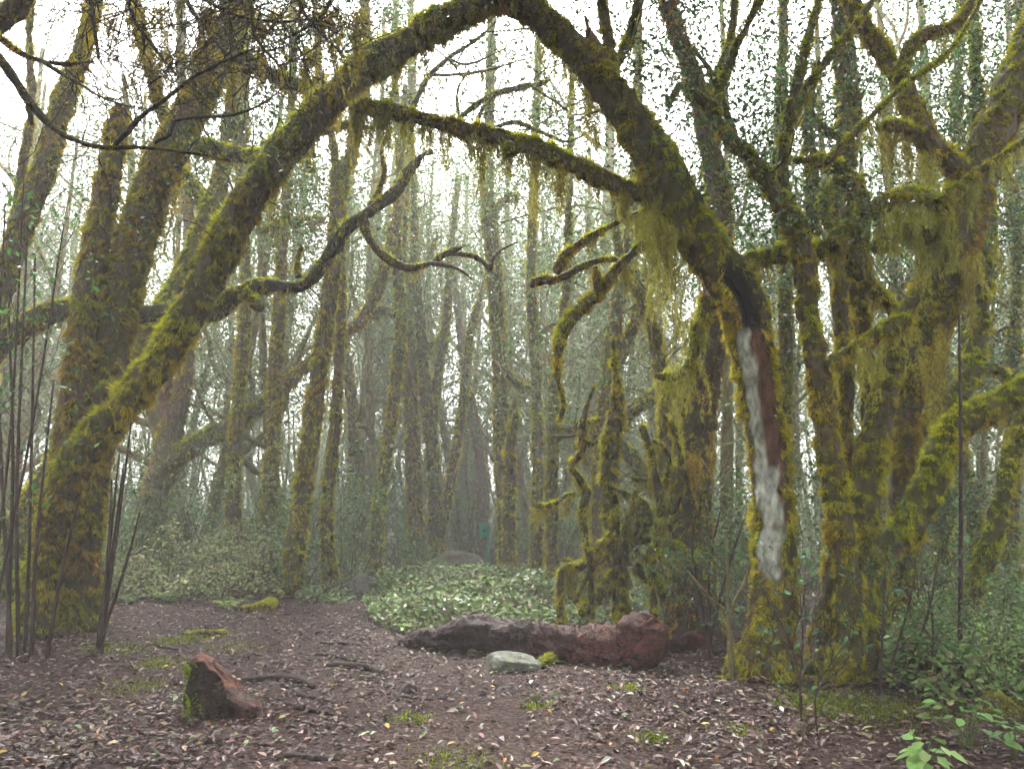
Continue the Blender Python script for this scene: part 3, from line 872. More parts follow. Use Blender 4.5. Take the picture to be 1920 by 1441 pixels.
t = Tree('broad_tree', 'broad dark brown trunk rising behind the hollow tree, its upper stem curving away left')
k1 = t.stem([(1302, 1185, 120), (1298, 1080, 104), (1296, 960, 98), (1300, 840, 92), (1316, 720, 84), (1334, 600, 68), (1344, 480, 58), (1346, 380, 56), (1336, 290, 52), (1318, 210, 50), (1296, 130, 46), (1268, 60, 42), (1246, -20, 38), (1230, -120, 30)],
       10.2, ground=True, moss=0.55, hang=0.12, bias=-0.3, bark=(0.06, 0.042, 0.028), flare=(0.3, 0.4, 5))
t.stem([(1300, 185, 24), (1278, 160, 22), (1262, 178, 18), (1252, 200, 14)], 10.0, 'branch', moss=1.1, hang=0.8, bias=0.15, wob=0)
t.stem([(1322, 200, 26), (1350, 130, 22), (1372, 60, 20), (1380, -40, 16)], 10.4, 'branch', moss=0.7)
t.stem([(1300, 1060, 50), (1262, 1028, 40), (1236, 1038, 34), (1216, 1030, 26)], 9.9, 'branch_stub', moss=1.2, hang=0.5, bias=0.2, wob=0)
t.curtain(1262, 860, 1345, 840, 9.6, 60, 40, -0.2)
t.twigs_from(k1, 22, 1.6, 0.014, 2, 0.1, 0.3, 3, (0.55, 1))
t.twigs_from(k1, 16, 0.5, 0.006, 2, -0.05, 0.4, 3, (0.12, 0.45), leaf=False)
t.crown_over(k1, (-1, 5), (8, 14), 12, 9000)
t.done(leaves=6500, leafL=0.075, spread=0.22)

t = Tree('slender_tree', 'slim mossy leaning trunk on the far right rising out of leafy undergrowth')
tb = t.stem([(1805, 1215, 44), (1822, 1130, 40), (1850, 1040, 40), (1876, 950, 40), (1890, 880, 38), (1916, 800, 38), (1945, 700, 34), (1960, 560, 28)], ground=True, moss=1.2, hang=0.15, bias=0.2, flare=(0.2, 0.2, 4))
t.twigs_from(tb, 5, 0.8, 0.01, 2, 0.05, 0.35, 3, (0.6, 1))
t.done(leaves=200)

t = Tree('mossy_tree', 'bright yellow-mossed trunk bending like an elbow behind the massive dark tree')
tb = t.stem([(1700, 1150, 46), (1698, 950, 44), (1705, 830, 46), (1745, 790, 50), (1790, 745, 54), (1822, 690, 50), (1836, 600, 46), (1842, 500, 42), (1850, 420, 38), (1838, 300, 32), (1830, 150, 26), (1826, 0, 20)], 10.6, ground=True, moss=1.1, hang=0.2, bias=0.4)
t.stem([(1828, 690, 26), (1862, 690, 26), (1884, 706, 24), (1900, 725, 18)], 10.5, 'branch', moss=1.1, hang=0.4, bias=0.3, wob=0)
t.twigs_from(tb, 14, 1.2, 0.012, 2, 0.08, 0.32, 3, (0.5, 1))
t.done(leaves=3000, spread=0.2)

for i, (lab, pts, Y, bias) in enumerate([
    ('straight mossy trunk standing behind the limb elbowing right', [(1765, 1130, 38), (1768, 1000, 36), (1770, 880, 34), (1762, 760, 32), (1758, 640, 30), (1768, 480, 28), (1790, 250, 26), (1800, 60, 24), (1806, -60, 18)], 12.5, 0.1),
    ('thin dark mossy trunk in the undergrowth beside the limb elbowing right', [(1668, 1160, 32), (1672, 1060, 30), (1680, 960, 28), (1690, 850, 24), (1700, 700, 20)], 12.0, 0.0),
    ('mossy trunk forking low, standing in the bushes behind the slim leaning trunk', [(1838, 1110, 40), (1832, 1010, 36), (1822, 950, 34), (1806, 880, 28), (1800, 760, 24), (1812, 600, 22), (1830, 420, 18)], 13.5, 0.15),
    ('pale mossy trunk standing just past the slim leaning trunk', [(1900, 1095, 34), (1896, 980, 32), (1902, 860, 30), (1898, 700, 28), (1908, 500, 26), (1900, 300, 24), (1912, 60, 22), (1916, -60, 16)], 14.0, 0.0),
    ('dark slender trunk seen between the hollow tree and the forked tree', [(1478, 1130, 40), (1474, 960, 36), (1470, 800, 34), (1474, 640, 32), (1470, 480, 28), (1458, 320, 26), (1466, 120, 22), (1470, -60, 18)], 13.0, 0.0),
]):
    t = Tree('slender_tree', lab, group=None)
    tb = t.stem(pts, Y, ground=True, moss=1.0, hang=0.15, bias=bias)
    t.twigs_from(tb, 20, 1.4, 0.013, 2, 0.08, 0.33, 3, (0.35, 1))
    t.done(leaves=4500, leafL=0.075, spread=0.22)

# ------------------------------------------------------------------ trees in the middle distance, traced one by one
MID = [
 # name, label, stems [(part, points, bark, moss, bias)], distance, crown leaves
 ('leaning mossy trunk, thicker of the close pair standing at the edge of the clearing', [
   ('trunk', [(545, 1118, 50), (556, 1010, 44), (574, 880, 42), (592, 740, 42), (612, 600, 40), (626, 480, 36), (632, 380, 32), (634, 325, 34), (655, 300, 30), (672, 240, 26), (690, 120, 24), (684, 0, 22), (690, -120, 16)], -0.05),
   ('branch', [(634, 345, 22), (622, 260, 18), (600, 150, 16), (590, 0, 12)], 0.0)], None, 1600),
 ('thinner mossy trunk of the close pair at the edge of the clearing', [
   ('trunk', [(622, 1110, 38), (614, 1020, 32), (614, 930, 28), (626, 830, 26), (634, 700, 24), (640, 560, 20), (640, 460, 16), (650, 330, 12), (660, 180, 10)], 0.0)], None, 600),
 ('mossy trunk crossing in front of the fallen curved limb, brown below and green above', [
   ('trunk', [(500, 1040, 40), (504, 960, 36), (512, 820, 34), (516, 700, 32), (524, 590, 30), (528, 480, 24), (540, 340, 20), (548, 150, 18), (552, -60, 14)], -0.05),
   ('branch', [(484, 432, 22), (530, 420, 24), (580, 414, 22), (608, 412, 18)], 0.2)], 18.0, 1800),
 ('pale straight mossy trunk rising behind the arching tree, bush at its foot', [
   ('trunk', [(438, 1030, 38), (438, 900, 32), (446, 770, 30), (456, 640, 28), (460, 520, 26), (456, 400, 30), (452, 280, 38), (450, 160, 40), (448, 40, 34), (452, -80, 26)], 0.05),
   ('branch', [(452, 190, 24), (430, 160, 22), (418, 120, 18), (400, 20, 14)], 0.0)], 19.0, 1800),
 ('dark brown tree with a heavy low curving limb and a torn red snag', [
   ('trunk', [(286, 1000, 66), (290, 920, 58), (312, 860, 60), (322, 800, 54), (344, 720, 40), (352, 620, 34), (358, 500, 30), (350, 360, 26), (340, 150, 22), (336, -60, 16)], -0.35),
   ('branch', [(300, 890, 50), (340, 850, 48), (400, 815, 40), (470, 775, 36), (540, 718, 30), (590, 672, 26), (640, 630, 26), (684, 592, 28), (712, 530, 28), (734, 450, 26), (748, 380, 20), (752, 300, 16), (760, 160, 12)], -0.1),
   ('snag', [(322, 800, 40), (312, 750, 34), (316, 714, 20), (322, 692, 8)], -0.8)], 19.5, 1200),
 ('slender yellow-mossed trunk leaning right at mid height in the haze', [
   ('trunk', [(706, 1010, 32), (716, 910, 30), (732, 800, 28), (744, 700, 28), (752, 600, 28), (746, 500, 26), (744, 420, 20), (748, 300, 18), (740, 120, 16), (744, -40, 12)], 0.15),
   ('branch', [(742, 590, 22), (712, 580, 18), (690, 596, 14), (664, 600, 10)], 0.3)], 20.0, 1500),
 ('tall dark trunk standing in the haze left of the green marker post', [
   ('trunk', [(782, 1062, 46), (778, 960, 38), (774, 840, 34), (768, 720, 34), (764, 620, 32), (756, 540, 28), (754, 430, 24), (762, 300, 22), (772, 150, 20), (770, -20, 16)], -0.1),
   ('branch', [(778, 670, 18), (798, 650, 18), (822, 640, 14)], 0.2),
   ('branch', [(756, 560, 18), (775, 530, 16), (800, 490, 12), (820, 440, 8)], 0.0)], None, 1500),
 ('mossy trunk dividing into crooked hazy limbs beside the tall dark trunk', [
   ('trunk', [(822, 1052, 36), (816, 960, 32), (812, 860, 32), (802, 780, 30), (796, 700, 26), (788, 600, 24), (778, 500, 20), (776, 380, 16), (770, 200, 12)], 0.1),
   ('branch', [(808, 830, 24), (816, 740, 24), (828, 660, 22), (840, 560, 20), (846, 460, 16), (860, 330, 12)], 0.0),
   ('branch', [(826, 1000, 24), (840, 930, 22), (856, 840, 22), (870, 740, 22), (882, 630, 20), (900, 560, 14), (918, 500, 8)], 0.0)], 24.5, 1500),
 ('tallest straight trunk in the hazy middle of the wood, forked at its top', [
   ('trunk', [(948, 1046, 34), (944, 940, 32), (940, 820, 36), (938, 700, 34), (932, 600, 36), (926, 500, 36), (918, 420, 34), (914, 350, 30), (916, 280, 26), (920, 120, 22), (924, -40, 16)], 0.05),
   ('branch', [(918, 420, 26), (934, 388, 20), (956, 368, 18), (974, 366, 12)], 0.2),
   ('branch', [(946, 690, 16), (970, 720, 18), (992, 730, 16), (1000, 720, 10)], 0.2)], 21.0, 1600),
 ('broken mossy snag with a jagged top in front of the tallest straight trunk', [
   ('trunk', [(956, 1062, 36), (954, 980, 30), (956, 900, 28), (958, 830, 26), (962, 780, 22), (967, 746, 8)], 0.1)], 17.5, 0),
 ('slim straight mossy trunk right of the jagged snag', [
   ('trunk', [(1006, 1055, 32), (1008, 940, 28), (1008, 820, 26), (1004, 700, 24), (998, 600, 24), (996, 500, 22), (1000, 380, 20), (1006, 200, 18), (1010, 0, 14)], 0.1),
   ('branch', [(1004, 640, 16), (1020, 620, 14), (1040, 606, 10)], 0.2)], 20.0, 1500),
 ('thin mossy trunk close beside the tangle of moss-wrapped dead branches', [
   ('trunk', [(1036, 1075, 28), (1034, 980, 26), (1034, 900, 28), (1038, 820, 28), (1040, 700, 24), (1060, 560, 20), (1066, 420, 18), (1070, 260, 14), (1074, 60, 10)], 0.1)], 16.0, 1200),
 ('dark spreading tree with heavy mossy limbs crossing behind the moss-wrapped snag', [
   ('trunk', [(1128, 1020, 46), (1130, 920, 46), (1134, 850, 50), (1140, 760, 40), (1146, 660, 34), (1160, 560, 30), (1176, 470, 26), (1190, 330, 22), (1196, 120, 18), (1200, -40, 14)], -0.15),
   ('branch', [(1140, 830, 34), (1180, 772, 34), (1224, 742, 30), (1262, 722, 26), (1300, 700, 20)], 0.15),
   ('branch', [(1130, 800, 34), (1090, 806, 32), (1058, 812, 28), (1040, 822, 20)], 0.2),
   ('branch', [(1150, 830, 34), (1184, 856, 34), (1206, 890, 30), (1230, 930, 24)], 0.0),
   ('branch', [(1150, 700, 24), (1184, 620, 24), (1200, 560, 22), (1216, 500, 18)], -0.1)], 15.5, 1500),
 ('gently bowed mossy trunk behind the broad dark brown trunk', [
   ('trunk', [(1242, 1120, 40), (1244, 980, 36), (1246, 860, 34), (1244, 740, 32), (1230, 640, 32), (1206, 560, 30), (1182, 512, 26), (1160, 470, 18), (1150, 350, 14)], 0.05),
   ('branch', [(1244, 700, 24), (1224, 620, 20), (1206, 580, 18), (1192, 500, 14)], 0.1)], 13.0, 700),
 ('grey leaning trunk with little moss deep in the haze beyond the green marker post', [
   ('trunk', [(902, 1020, 30), (906, 940, 30), (900, 860, 28), (888, 780, 26), (874, 700, 22), (862, 620, 18), (850, 480, 14)], -0.6)], 27.0, 500),
 ('dim slender tree left of the close pair, bent like a bow', [
   ('trunk', [(660, 1020, 30), (664, 900, 28), (662, 780, 26), (652, 690, 24), (640, 600, 20), (650, 440, 18), (664, 240, 16), (668, 40, 12)], -0.2)], 27.0, 900),
]
for lab, stems, Y, nl in MID:
    t = Tree('forest_tree', lab)
    first = None
    tubes = []
    for part, pts, bias in stems:
        sn = part == 'snag' or 'snag with' in lab
        tb = t.stem(pts, Y if first is None else first, part, ground=(part == 'trunk'), moss=0.25 if bias < -0.5 else (0.5 if bias < -0.3 else 0.9),
                    hang=0.10 if part == 'trunk' else 0.45, bias=bias, snag=0.15 if sn else 0.0,
                    bark=(0.11, 0.06, 0.05) if part == 'snag' else ((0.13, 0.11, 0.10) if bias < -0.5 else (0.11, 0.085, 0.065)),
                    flare=(0.25, 0.3, 4) if part == 'trunk' else None)
        if first is None: first = float(tb.c[0][1])
        tubes.append(tb)
    if nl:
        for tb in tubes:
            t.twigs_from(tb, 11, 2.2, 0.018, 2, 0.10, 0.30, 3, (0.5, 1))
            t.twigs_from(tb, 4, 0.8, 0.008, 1, 0.0, 0.4, 3, (0.15, 0.6), leaf=False)
    t.done(leaves=int(nl * 4.0), leafL=0.085, leafcol=(0.10, 0.15, 0.06), spread=0.22, twigcol=(0.19, 0.165, 0.075))

# moss-wrapped snag and the dead tangle round it
t = Tree('mossy_snag', 'moss-wrapped upright snag with props like roots, standing behind the rotten red log')
YS = 10.6
t.stem([(1166, 1160, 40), (1160, 1080, 42), (1150, 1010, 38), (1142, 930, 40), (1144, 850, 40), (1154, 780, 34), (1158, 730, 24), (1152, 680, 12), (1152, 630, 6)], YS, ground=True, moss=1.3, hang=0.2, bias=0.15, wob=0.05, flare=(0.3, 0.2, 4))
t.stem([(1155, 1072, 28), (1126, 1110, 24), (1100, 1140, 22), (1088, 1152, 16)], YS - 0.1, 'root', moss=1.3, hang=0.2, bias=0.25, wob=0)
t.stem([(1160, 1060, 22), (1176, 1025, 22), (1200, 1010, 22), (1228, 1020, 18)], YS - 0.1, 'branch', moss=1.3, hang=0.6, bias=0.3, wob=0)
t.stem([(1190, 1060, 26), (1222, 1090, 26), (1256, 1128, 22), (1276, 1160, 16)], YS - 0.2, 'root', moss=1.3, hang=0.3, bias=0.3, wob=0)
t.stem([(1150, 1010, 16), (1190, 1000, 14), (1196, 960, 14), (1180, 930, 12), (1150, 915, 8)], YS - 0.2, 'branch', moss=1.0, hang=0.4, bias=0.0, wob=0)
t.done()

TANG = [
 ('corkscrew-twisted dead stem wrapped in dripping moss, left of the upright snag', [
   [(1108, 1080, 14), (1098, 1010, 14), (1092, 960, 18), (1098, 920, 20), (1082, 892, 18), (1070, 872, 16), (1090, 846, 18), (1092, 800, 16), (1100, 760, 12), (1116, 720, 8)],
   [(1078, 838, 14), (1098, 834, 16), (1112, 832, 12)], [(1092, 790, 12), (1110, 790, 10), (1124, 788, 8)], [(1000, 946, 9), (1030, 948, 11), (1060, 930, 10), (1078, 925, 10)]], 10.2),
 ('dead branch tangle shaggy with moss, leaning on the broad dark brown trunk', [
   [(1226, 1140, 18), (1222, 1060, 20), (1236, 1000, 22), (1240, 940, 22), (1228, 890, 20), (1222, 850, 18), (1206, 806, 18), (1202, 798, 12)],
   [(1238, 930, 16), (1256, 880, 14), (1246, 840, 12), (1224, 826, 10)], [(1228, 900, 10), (1204, 900, 10), (1186, 896, 7)],
   [(1240, 980, 24), (1268, 940, 20), (1276, 860, 16), (1262, 800, 14), (1240, 776, 10)]], 9.9),
 ('low heap of mossy dead boughs spread at the foot of the upright snag', [
   [(1052, 1076, 18), (1090, 1062, 16), (1128, 1020, 14), (1146, 1000, 10)], [(1096, 1052, 16), (1080, 1060, 14), (1064, 1050, 10), (1056, 1048, 6)],
   [(1076, 1130, 10), (1110, 1066, 12), (1136, 1020, 10)], [(1176, 1060, 16), (1168, 1010, 16), (1178, 975, 14), (1190, 950, 10)],
   [(1200, 1010, 16), (1218, 975, 16), (1210, 945, 12), (1180, 925, 8)], [(1190, 1030, 14), (1212, 1048, 12), (1226, 1072, 10)], [(1200, 990, 18), (1186, 960, 14), (1192, 920, 8)]], 10.3),
]
for lab, stems, Y in TANG:
    t = Tree('dead_branches', lab, cat='dead branches')
    t.base = gp(stems[0][0][0], 1130); 
    for i, pts in enumerate(stems):
        tb = t.stem(pts, Y + 0.15 * (i % 3), 'stem' if i == 0 else 'branch', moss=1.2, hang=1.6, bias=0.1, ground=(i == 0), wob=0.06, bark=(0.04, 0.03, 0.02), hlen=0.8)
        t.twigs_from(tb, 5, 0.35, 0.006, 1, 0.0, 0.4, 3, (0.1, 1), leaf=False)
    t.done(twigcol=(0.05, 0.035, 0.022))

# ------------------------------------------------------------------ dead twiggy boughs hanging in from the upper left
t = Tree('dead_bough', 'bare black dead bough with fine twigs sweeping in from the upper left', cat='branch')
YB = 5.2
w0 = t.stem([(-60, 60, 30), (-10, 100, 26), (25, 145, 22), (52, 185, 20), (78, 218, 18), (112, 248, 15), (160, 270, 13), (205, 277, 12), (255, 276, 9), (320, 282, 7), (380, 290, 5), (425, 302, 3)], YB, 'bough', moss=0.12, bark=(0.022, 0.018, 0.015), wob=0.03)
w1 = t.stem([(212, 274, 10), (240, 246, 11), (268, 216, 9), (310, 186, 8), (370, 140, 7), (440, 106, 5), (475, 92, 3)], YB, 'branch', moss=0.05, bark=(0.022, 0.018, 0.015), wob=0.03)
w2 = t.stem([(290, 268, 8), (316, 252, 9), (330, 226, 7), (380, 220, 6), (440, 215, 5), (500, 190, 4), (550, 145, 3)], YB, 'branch', moss=0.05, bark=(0.022, 0.018, 0.015), wob=0.03)
w3 = t.stem([(0, 72, 18), (40, 100, 16), (80, 115, 13), (130, 120, 10), (175, 115, 6)], YB + 0.1, 'branch', moss=0.4, bark=(0.025, 0.02, 0.016), wob=0.02)
w4 = t.stem([(80, 115, 9), (110, 135, 8), (150, 158, 7), (190, 182, 6), (240, 200, 4)], YB, 'branch', moss=0.1, bark=(0.022, 0.018, 0.015), wob=0.02)
t.stem([(60, 195, 12), (52, 200, 12), (56, 215, 10), (60, 232, 6)], YB, 'branch_stub', moss=0.3, bark=(0.022, 0.018, 0.015), wob=0)
for w, n in ((w0, 16), (w1, 16), (w2, 12), (w3, 10), (w4, 8)):
    t.twigs_from(w, n, 0.55, 0.0045, 2, 0.02, 0.3, 3, (0.15, 1), leaf=False, out=0.7)
t.done(twigcol=(0.022, 0.017, 0.014))

t = Tree('dead_bough', 'web of fine bare twigs hanging over the brown-mossed clump of stems', cat='branch')
YT = 6.2
src = [([(150, -90, 16), (170, 0, 14), (178, 60, 10), (185, 110, 7)]), ([(220, -80, 14), (250, 30, 11), (290, 90, 8), (330, 140, 5)]), ([(330, -90, 14), (350, 0, 11), (390, 60, 8), (440, 120, 5)]),
       ([(440, -90, 14), (470, 10, 11), (480, 70, 8), (530, 130, 5)]), ([(560, -90, 14), (560, 0, 11), (590, 50, 8), (640, 100, 5)]), ([(640, -60, 12), (610, 20, 9), (560, 60, 7), (490, 90, 4)]), ([(300, -60, 10), (420, 20, 8), (520, 40, 6), (640, 30, 4)])]
for i, pts in enumerate(src):
    tb = t.stem(pts, YT + 0.25 * (i % 3), 'bough' if i == 0 else 'branch', moss=0.2, hang=0.5, bark=(0.03, 0.024, 0.018), wob=0.05, bias=-0.2)
    t.twigs_from(tb, 40, 0.85, 0.0062, 2, -0.03, 0.24, 3, (0.1, 1), leaf=False, out=0.75)
t.curtain(150, 10, 680, 20, YT + 0.6, 90, 420, -0.2)
t.curtain(250, 100, 600, 90, YT + 0.9, 70, 260, -0.15)
t.done(twigcol=(0.035, 0.027, 0.019))

t = Tree('overhead_limb', 'rough dark limb slanting across the very top left above the bare black bough', cat='branch')
t.stem([(-60, 85, 60), (-10, 45, 56), (30, 10, 50), (70, -40, 44)], 6.8, 'limb', moss=0.5, bias=-0.3, hang=0.2)
t.done()

# hanging dead boughs under the arch (thin crooked ones against the haze)
for lab, pts, Y in (('dark crooked bough spread in the gap beneath the arch, right of its middle', [[(845, 250, 14), (870, 215, 14), (920, 180, 16), (985, 162, 16), (1010, 158, 12), (1032, 150, 8)], [(1000, 165, 8), (1040, 190, 6), (1080, 215, 4), (1110, 205, 3)],
                     [(890, 240, 9), (905, 205, 8), (930, 178, 6)], [(920, 242, 10), (965, 230, 12), (1020, 250, 9), (1060, 265, 7), (1100, 250, 4), (1130, 228, 3)]], 12.5),
                    ('spray of bare twigs high in the gap under the arch, left of its middle', [[(770, 210, 14), (800, 150, 12), (840, 110, 10), (900, 70, 8), (930, 40, 5)], [(800, 140, 10), (860, 140, 8), (920, 130, 6), (985, 110, 4)],
                     [(730, 195, 9), (740, 160, 8), (752, 135, 6)], [(840, 110, 8), (880, 120, 6), (950, 90, 4)], [(860, 215, 8), (858, 170, 6), (880, 130, 5)]], 13.5)):
    t = Tree('dead_bough', lab, cat='branch')
    for i, p in enumerate(pts):
        tb = t.stem(p, Y, 'bough' if i == 0 else 'branch', moss=0.5, hang=0.3, bark=(0.04, 0.032, 0.026), wob=0.1, bias=-0.1)
        t.twigs_from(tb, 12, 0.9, 0.008, 2, 0.02, 0.33, 3, (0.1, 1), leaf=True)
    t.done(leaves=160, leafL=0.08, twigcol=(0.06, 0.045, 0.03), spread=0.1)

# ------------------------------------------------------------------ repeated trees of the hazy wood behind
def proto_tree(kind):
    P = Tree('haze_tree', '', mat=M_FBARK)
    P.base = np.zeros(3)
    h = [13.0, 11.5, 14.5, 10.5, 12.5][kind]
    r = [0.17, 0.13, 0.20, 0.15, 0.12][kind]
    lean = [(0.06, 0.02), (-0.14, 0.05), (0.02, -0.04), (0.20, 0.0), (-0.05, 0.06)][kind]
    n = 8
    pts = []; x = y = 0.0
    for i in range(n):
        f = i / (n - 1)
        pts.append((lean[0] * h * f + 0.22 * math.sin(kind * 2 + f * 5), lean[1] * h * f + 0.22 * math.cos(kind + f * 4.3), -0.4 + f * h))
    rad = [r * (1.15 - 0.85 * i / (n - 1)) for i in range(n)]
    tb = Tube(np.array(pts), np.array(rad), 0.22, 8, 0.14, 0.02)
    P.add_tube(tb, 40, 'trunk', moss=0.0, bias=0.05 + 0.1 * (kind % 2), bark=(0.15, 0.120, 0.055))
    V, T = tb.mesh_arrays()
    for k in range(4 + kind % 3):
        f = random.uniform(0.22, 0.8)
        i = int(f * (len(tb.u) - 1))
        a = random.uniform(0, 6.28)
        d = np.array([math.cos(a), math.sin(a), random.uniform(0.1, 0.9)])
        q = [tb.c[i]]; L = random.uniform(1.5, 3.6)
        for s_ in range(4):
            d = unit(d + rnd3(0.38) + np.array([0, 0, 0.18])); q.append(q[-1] + d * L / 4)
        lb = Tube(np.array(q), np.linspace(tb.r[i] * 0.6, 0.03, 5), 0.2, 6, 0.12, 0.015)
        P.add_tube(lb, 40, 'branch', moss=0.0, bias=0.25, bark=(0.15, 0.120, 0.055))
        P.twigs_from(lb, 7, 1.5, 0.018, 1, 0.08, 0.34, 3, (0.2, 1))
    P.twigs_from(tb, 16, 2.0, 0.022, 2, 0.10, 0.32, 3, (0.42, 1))
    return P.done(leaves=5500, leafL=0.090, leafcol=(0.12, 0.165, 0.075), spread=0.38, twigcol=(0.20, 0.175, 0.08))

PRO = [proto_tree(k) for k in range(5)]
used = [False] * 5
def place(kind, x, Y, rz, s, label, group, wide=1.0):
    if used[kind]: o = copy_tree(PRO[kind])
    else: o = PRO[kind]; used[kind] = True
    o.location = (x, Y, float(gz(x, Y)))
    o.rotation_euler = (0, 0, rz)
    o.scale = (s * wide, s * wide, s)
    if kind < 5 and '%s' in label:
        w = ('slender', 'tilted', 'stout', 'strongly leaning', 'thin wavy')[kind]
        label = label.replace('%s', w); group = w + ' ' + group
    tag(o, label, 'tree', group)
    return o

def spots(n, xr, yr, mind):
    out = []; tries = 0
    while len(out) < n and tries < 9000:
        tries += 1
        Y = random.uniform(*yr)
        X = (random.uniform(*xr) - W / 2) / F * Y
        q = X * F / Y + W / 2
        if 800 < q < 985 and Y < 25: continue            # the marker post stands clear
        if all((X - a) ** 2 + (Y - b) ** 2 > mind ** 2 for a, b in out):
            out.append((X, Y))
    return out

for X, Y in spots(20, (-120, 640), (21, 33), 1.7):
    place(random.randrange(5), X, Y, random.uniform(0, 6.28), random.uniform(1.0, 1.45), 'hazy %s tree standing beyond the left-hand bramble bushes', 'hazy trees beyond the left-hand brambles', random.uniform(0.7, 1.05))
for X, Y in spots(26, (640, 1240), (27, 42), 1.8):
    place(random.randrange(5), X, Y, random.uniform(0, 6.28), random.uniform(1.15, 1.6), 'pale hazy %s tree in the wood beyond the green marker post', 'pale trees beyond the marker post', random.uniform(0.7, 1.1))
for X, Y in spots(24, (1240, 2080), (14.5, 30), 1.5):
    place(random.randrange(5), X, Y, random.uniform(0, 6.28), random.uniform(0.85, 1.25), '%s branching tree in the dense wood behind the right-hand mossy thicket', 'trees of the dense wood on the right', random.uniform(0.6, 0.95))
for X, Y in spots(26, (-200, 2120), (42, 62), 2.4):
    place(random.randrange(5), X, Y, random.uniform(0, 6.28), random.uniform(1.3, 1.9), 'faint %s tree dissolving in the farthest haze', 'faint trees in the farthest haze', random.uniform(0.8, 1.2))

def bushy_tree(kind):
    """low leafy tree of the understorey: several thin stems and foliage from the ground up"""
    P = Tree('understorey_tree', '', mat=M_FBARK)
    P.base = np.zeros(3)
    h = [6.5, 5.0, 8.0][kind]
    for k in range(3):
        a = 2.1 * k + kind
        q = np.array([[0.15 * math.cos(a), 0.15 * math.sin(a), -0.3], [0.3 * math.cos(a), 0.3 * math.sin(a), h * 0.3], [0.7 * math.cos(a + .4), 0.7 * math.sin(a + .4), h * 0.62], [0.9 * math.cos(a + .2), 0.9 * math.sin(a + .2), h * 0.92]])
        tb = Tube(q, np.array([0.08, 0.065, 0.045, 0.02]), 0.25, 6, 0.12, 0.015)
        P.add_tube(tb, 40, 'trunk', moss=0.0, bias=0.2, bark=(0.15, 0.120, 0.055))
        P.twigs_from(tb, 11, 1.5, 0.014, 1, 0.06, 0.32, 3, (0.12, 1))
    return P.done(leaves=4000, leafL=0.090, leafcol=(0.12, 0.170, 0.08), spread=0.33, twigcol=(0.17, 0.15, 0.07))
k0 = len(PRO)
PRO += [bushy_tree(k) for k in range(3)]
used += [False] * 3
for X, Y in spots(34, (-150, 700), (24, 44), 2.0):
    place(k0 + random.randrange(3), X, Y, random.uniform(0, 6.28), random.uniform(0.8, 1.2), 'pale low leafy tree filling the haze behind the left-hand brambles', 'low leafy trees in the haze on the left')
for X, Y in spots(40, (640, 1280), (30, 46), 2.0):
    place(k0 + random.randrange(3), X, Y, random.uniform(0, 6.28), random.uniform(0.8, 1.2), 'pale low leafy tree filling the haze beyond the green marker post', 'low leafy trees in the middle haze')
for X, Y in spots(40, (1240, 2100), (17, 40), 1.8):
    place(k0 + random.randrange(3), X, Y, random.uniform(0, 6.28), random.uniform(0.7, 1.1), 'low leafy tree filling the dense wood behind the right-hand thicket', 'low leafy trees in the dense wood on the right')
# the wood goes on round and behind the viewer, unseen trees added to shade the near haze
ring = []
while len(ring) < 56:
    X, Y = random.uniform(-20, 20), random.uniform(-16, 13)
    if abs(X) < 0.75 * Y + 5.0 and Y > -4.5: continue
    if all((X - a) ** 2 + (Y - b) ** 2 > 1.9 ** 2 for a, b in ring): ring.append((X, Y))
for i, (X, Y) in enumerate(ring):
    low = i % 2
    place(k0 + i % 3 if low else i % 5, X, Y, random.uniform(0, 6.28), random.uniform(0.95, 1.2),
          'low leafy tree of the unseen wood, added to shade the near side of the clearing' if low else 'tall leafy tree of the unseen wood, added to shade the near side of the clearing',
          'unseen low trees shading the near side of the clearing' if low else 'unseen tall trees shading the near side of the clearing', 1.1)

# far-off wood that reads as one mass
def far_wood():
    n = 1700
    Y = rng.uniform(46, 80, n); X = rng.uniform(-0.85, 0.85, n) * Y * 1.05
    Z = rng.uniform(0, 1, n) ** 0.8 * 17
    c = np.column_stack([X, Y, Z])
    k = 55
    p = np.repeat(c, k, 0) + rng.normal(0, 1, (n * k, 3)) * [1.3, 1.3, 0.8]
    p[:, 2] = np.maximum(p[:, 2], 0.1)
    V, T = diamonds_mesh(p, rng.normal(0, 0.8, (n * k, 3)) + [0, 0, 0.6], rng.uniform(0.18, 0.34, n * k))
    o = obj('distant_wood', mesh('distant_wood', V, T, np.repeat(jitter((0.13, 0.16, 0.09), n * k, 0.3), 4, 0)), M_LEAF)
    tag(o, 'far-off leafy wood closing the view in the haze', 'wood', kind='stuff')
far_wood()

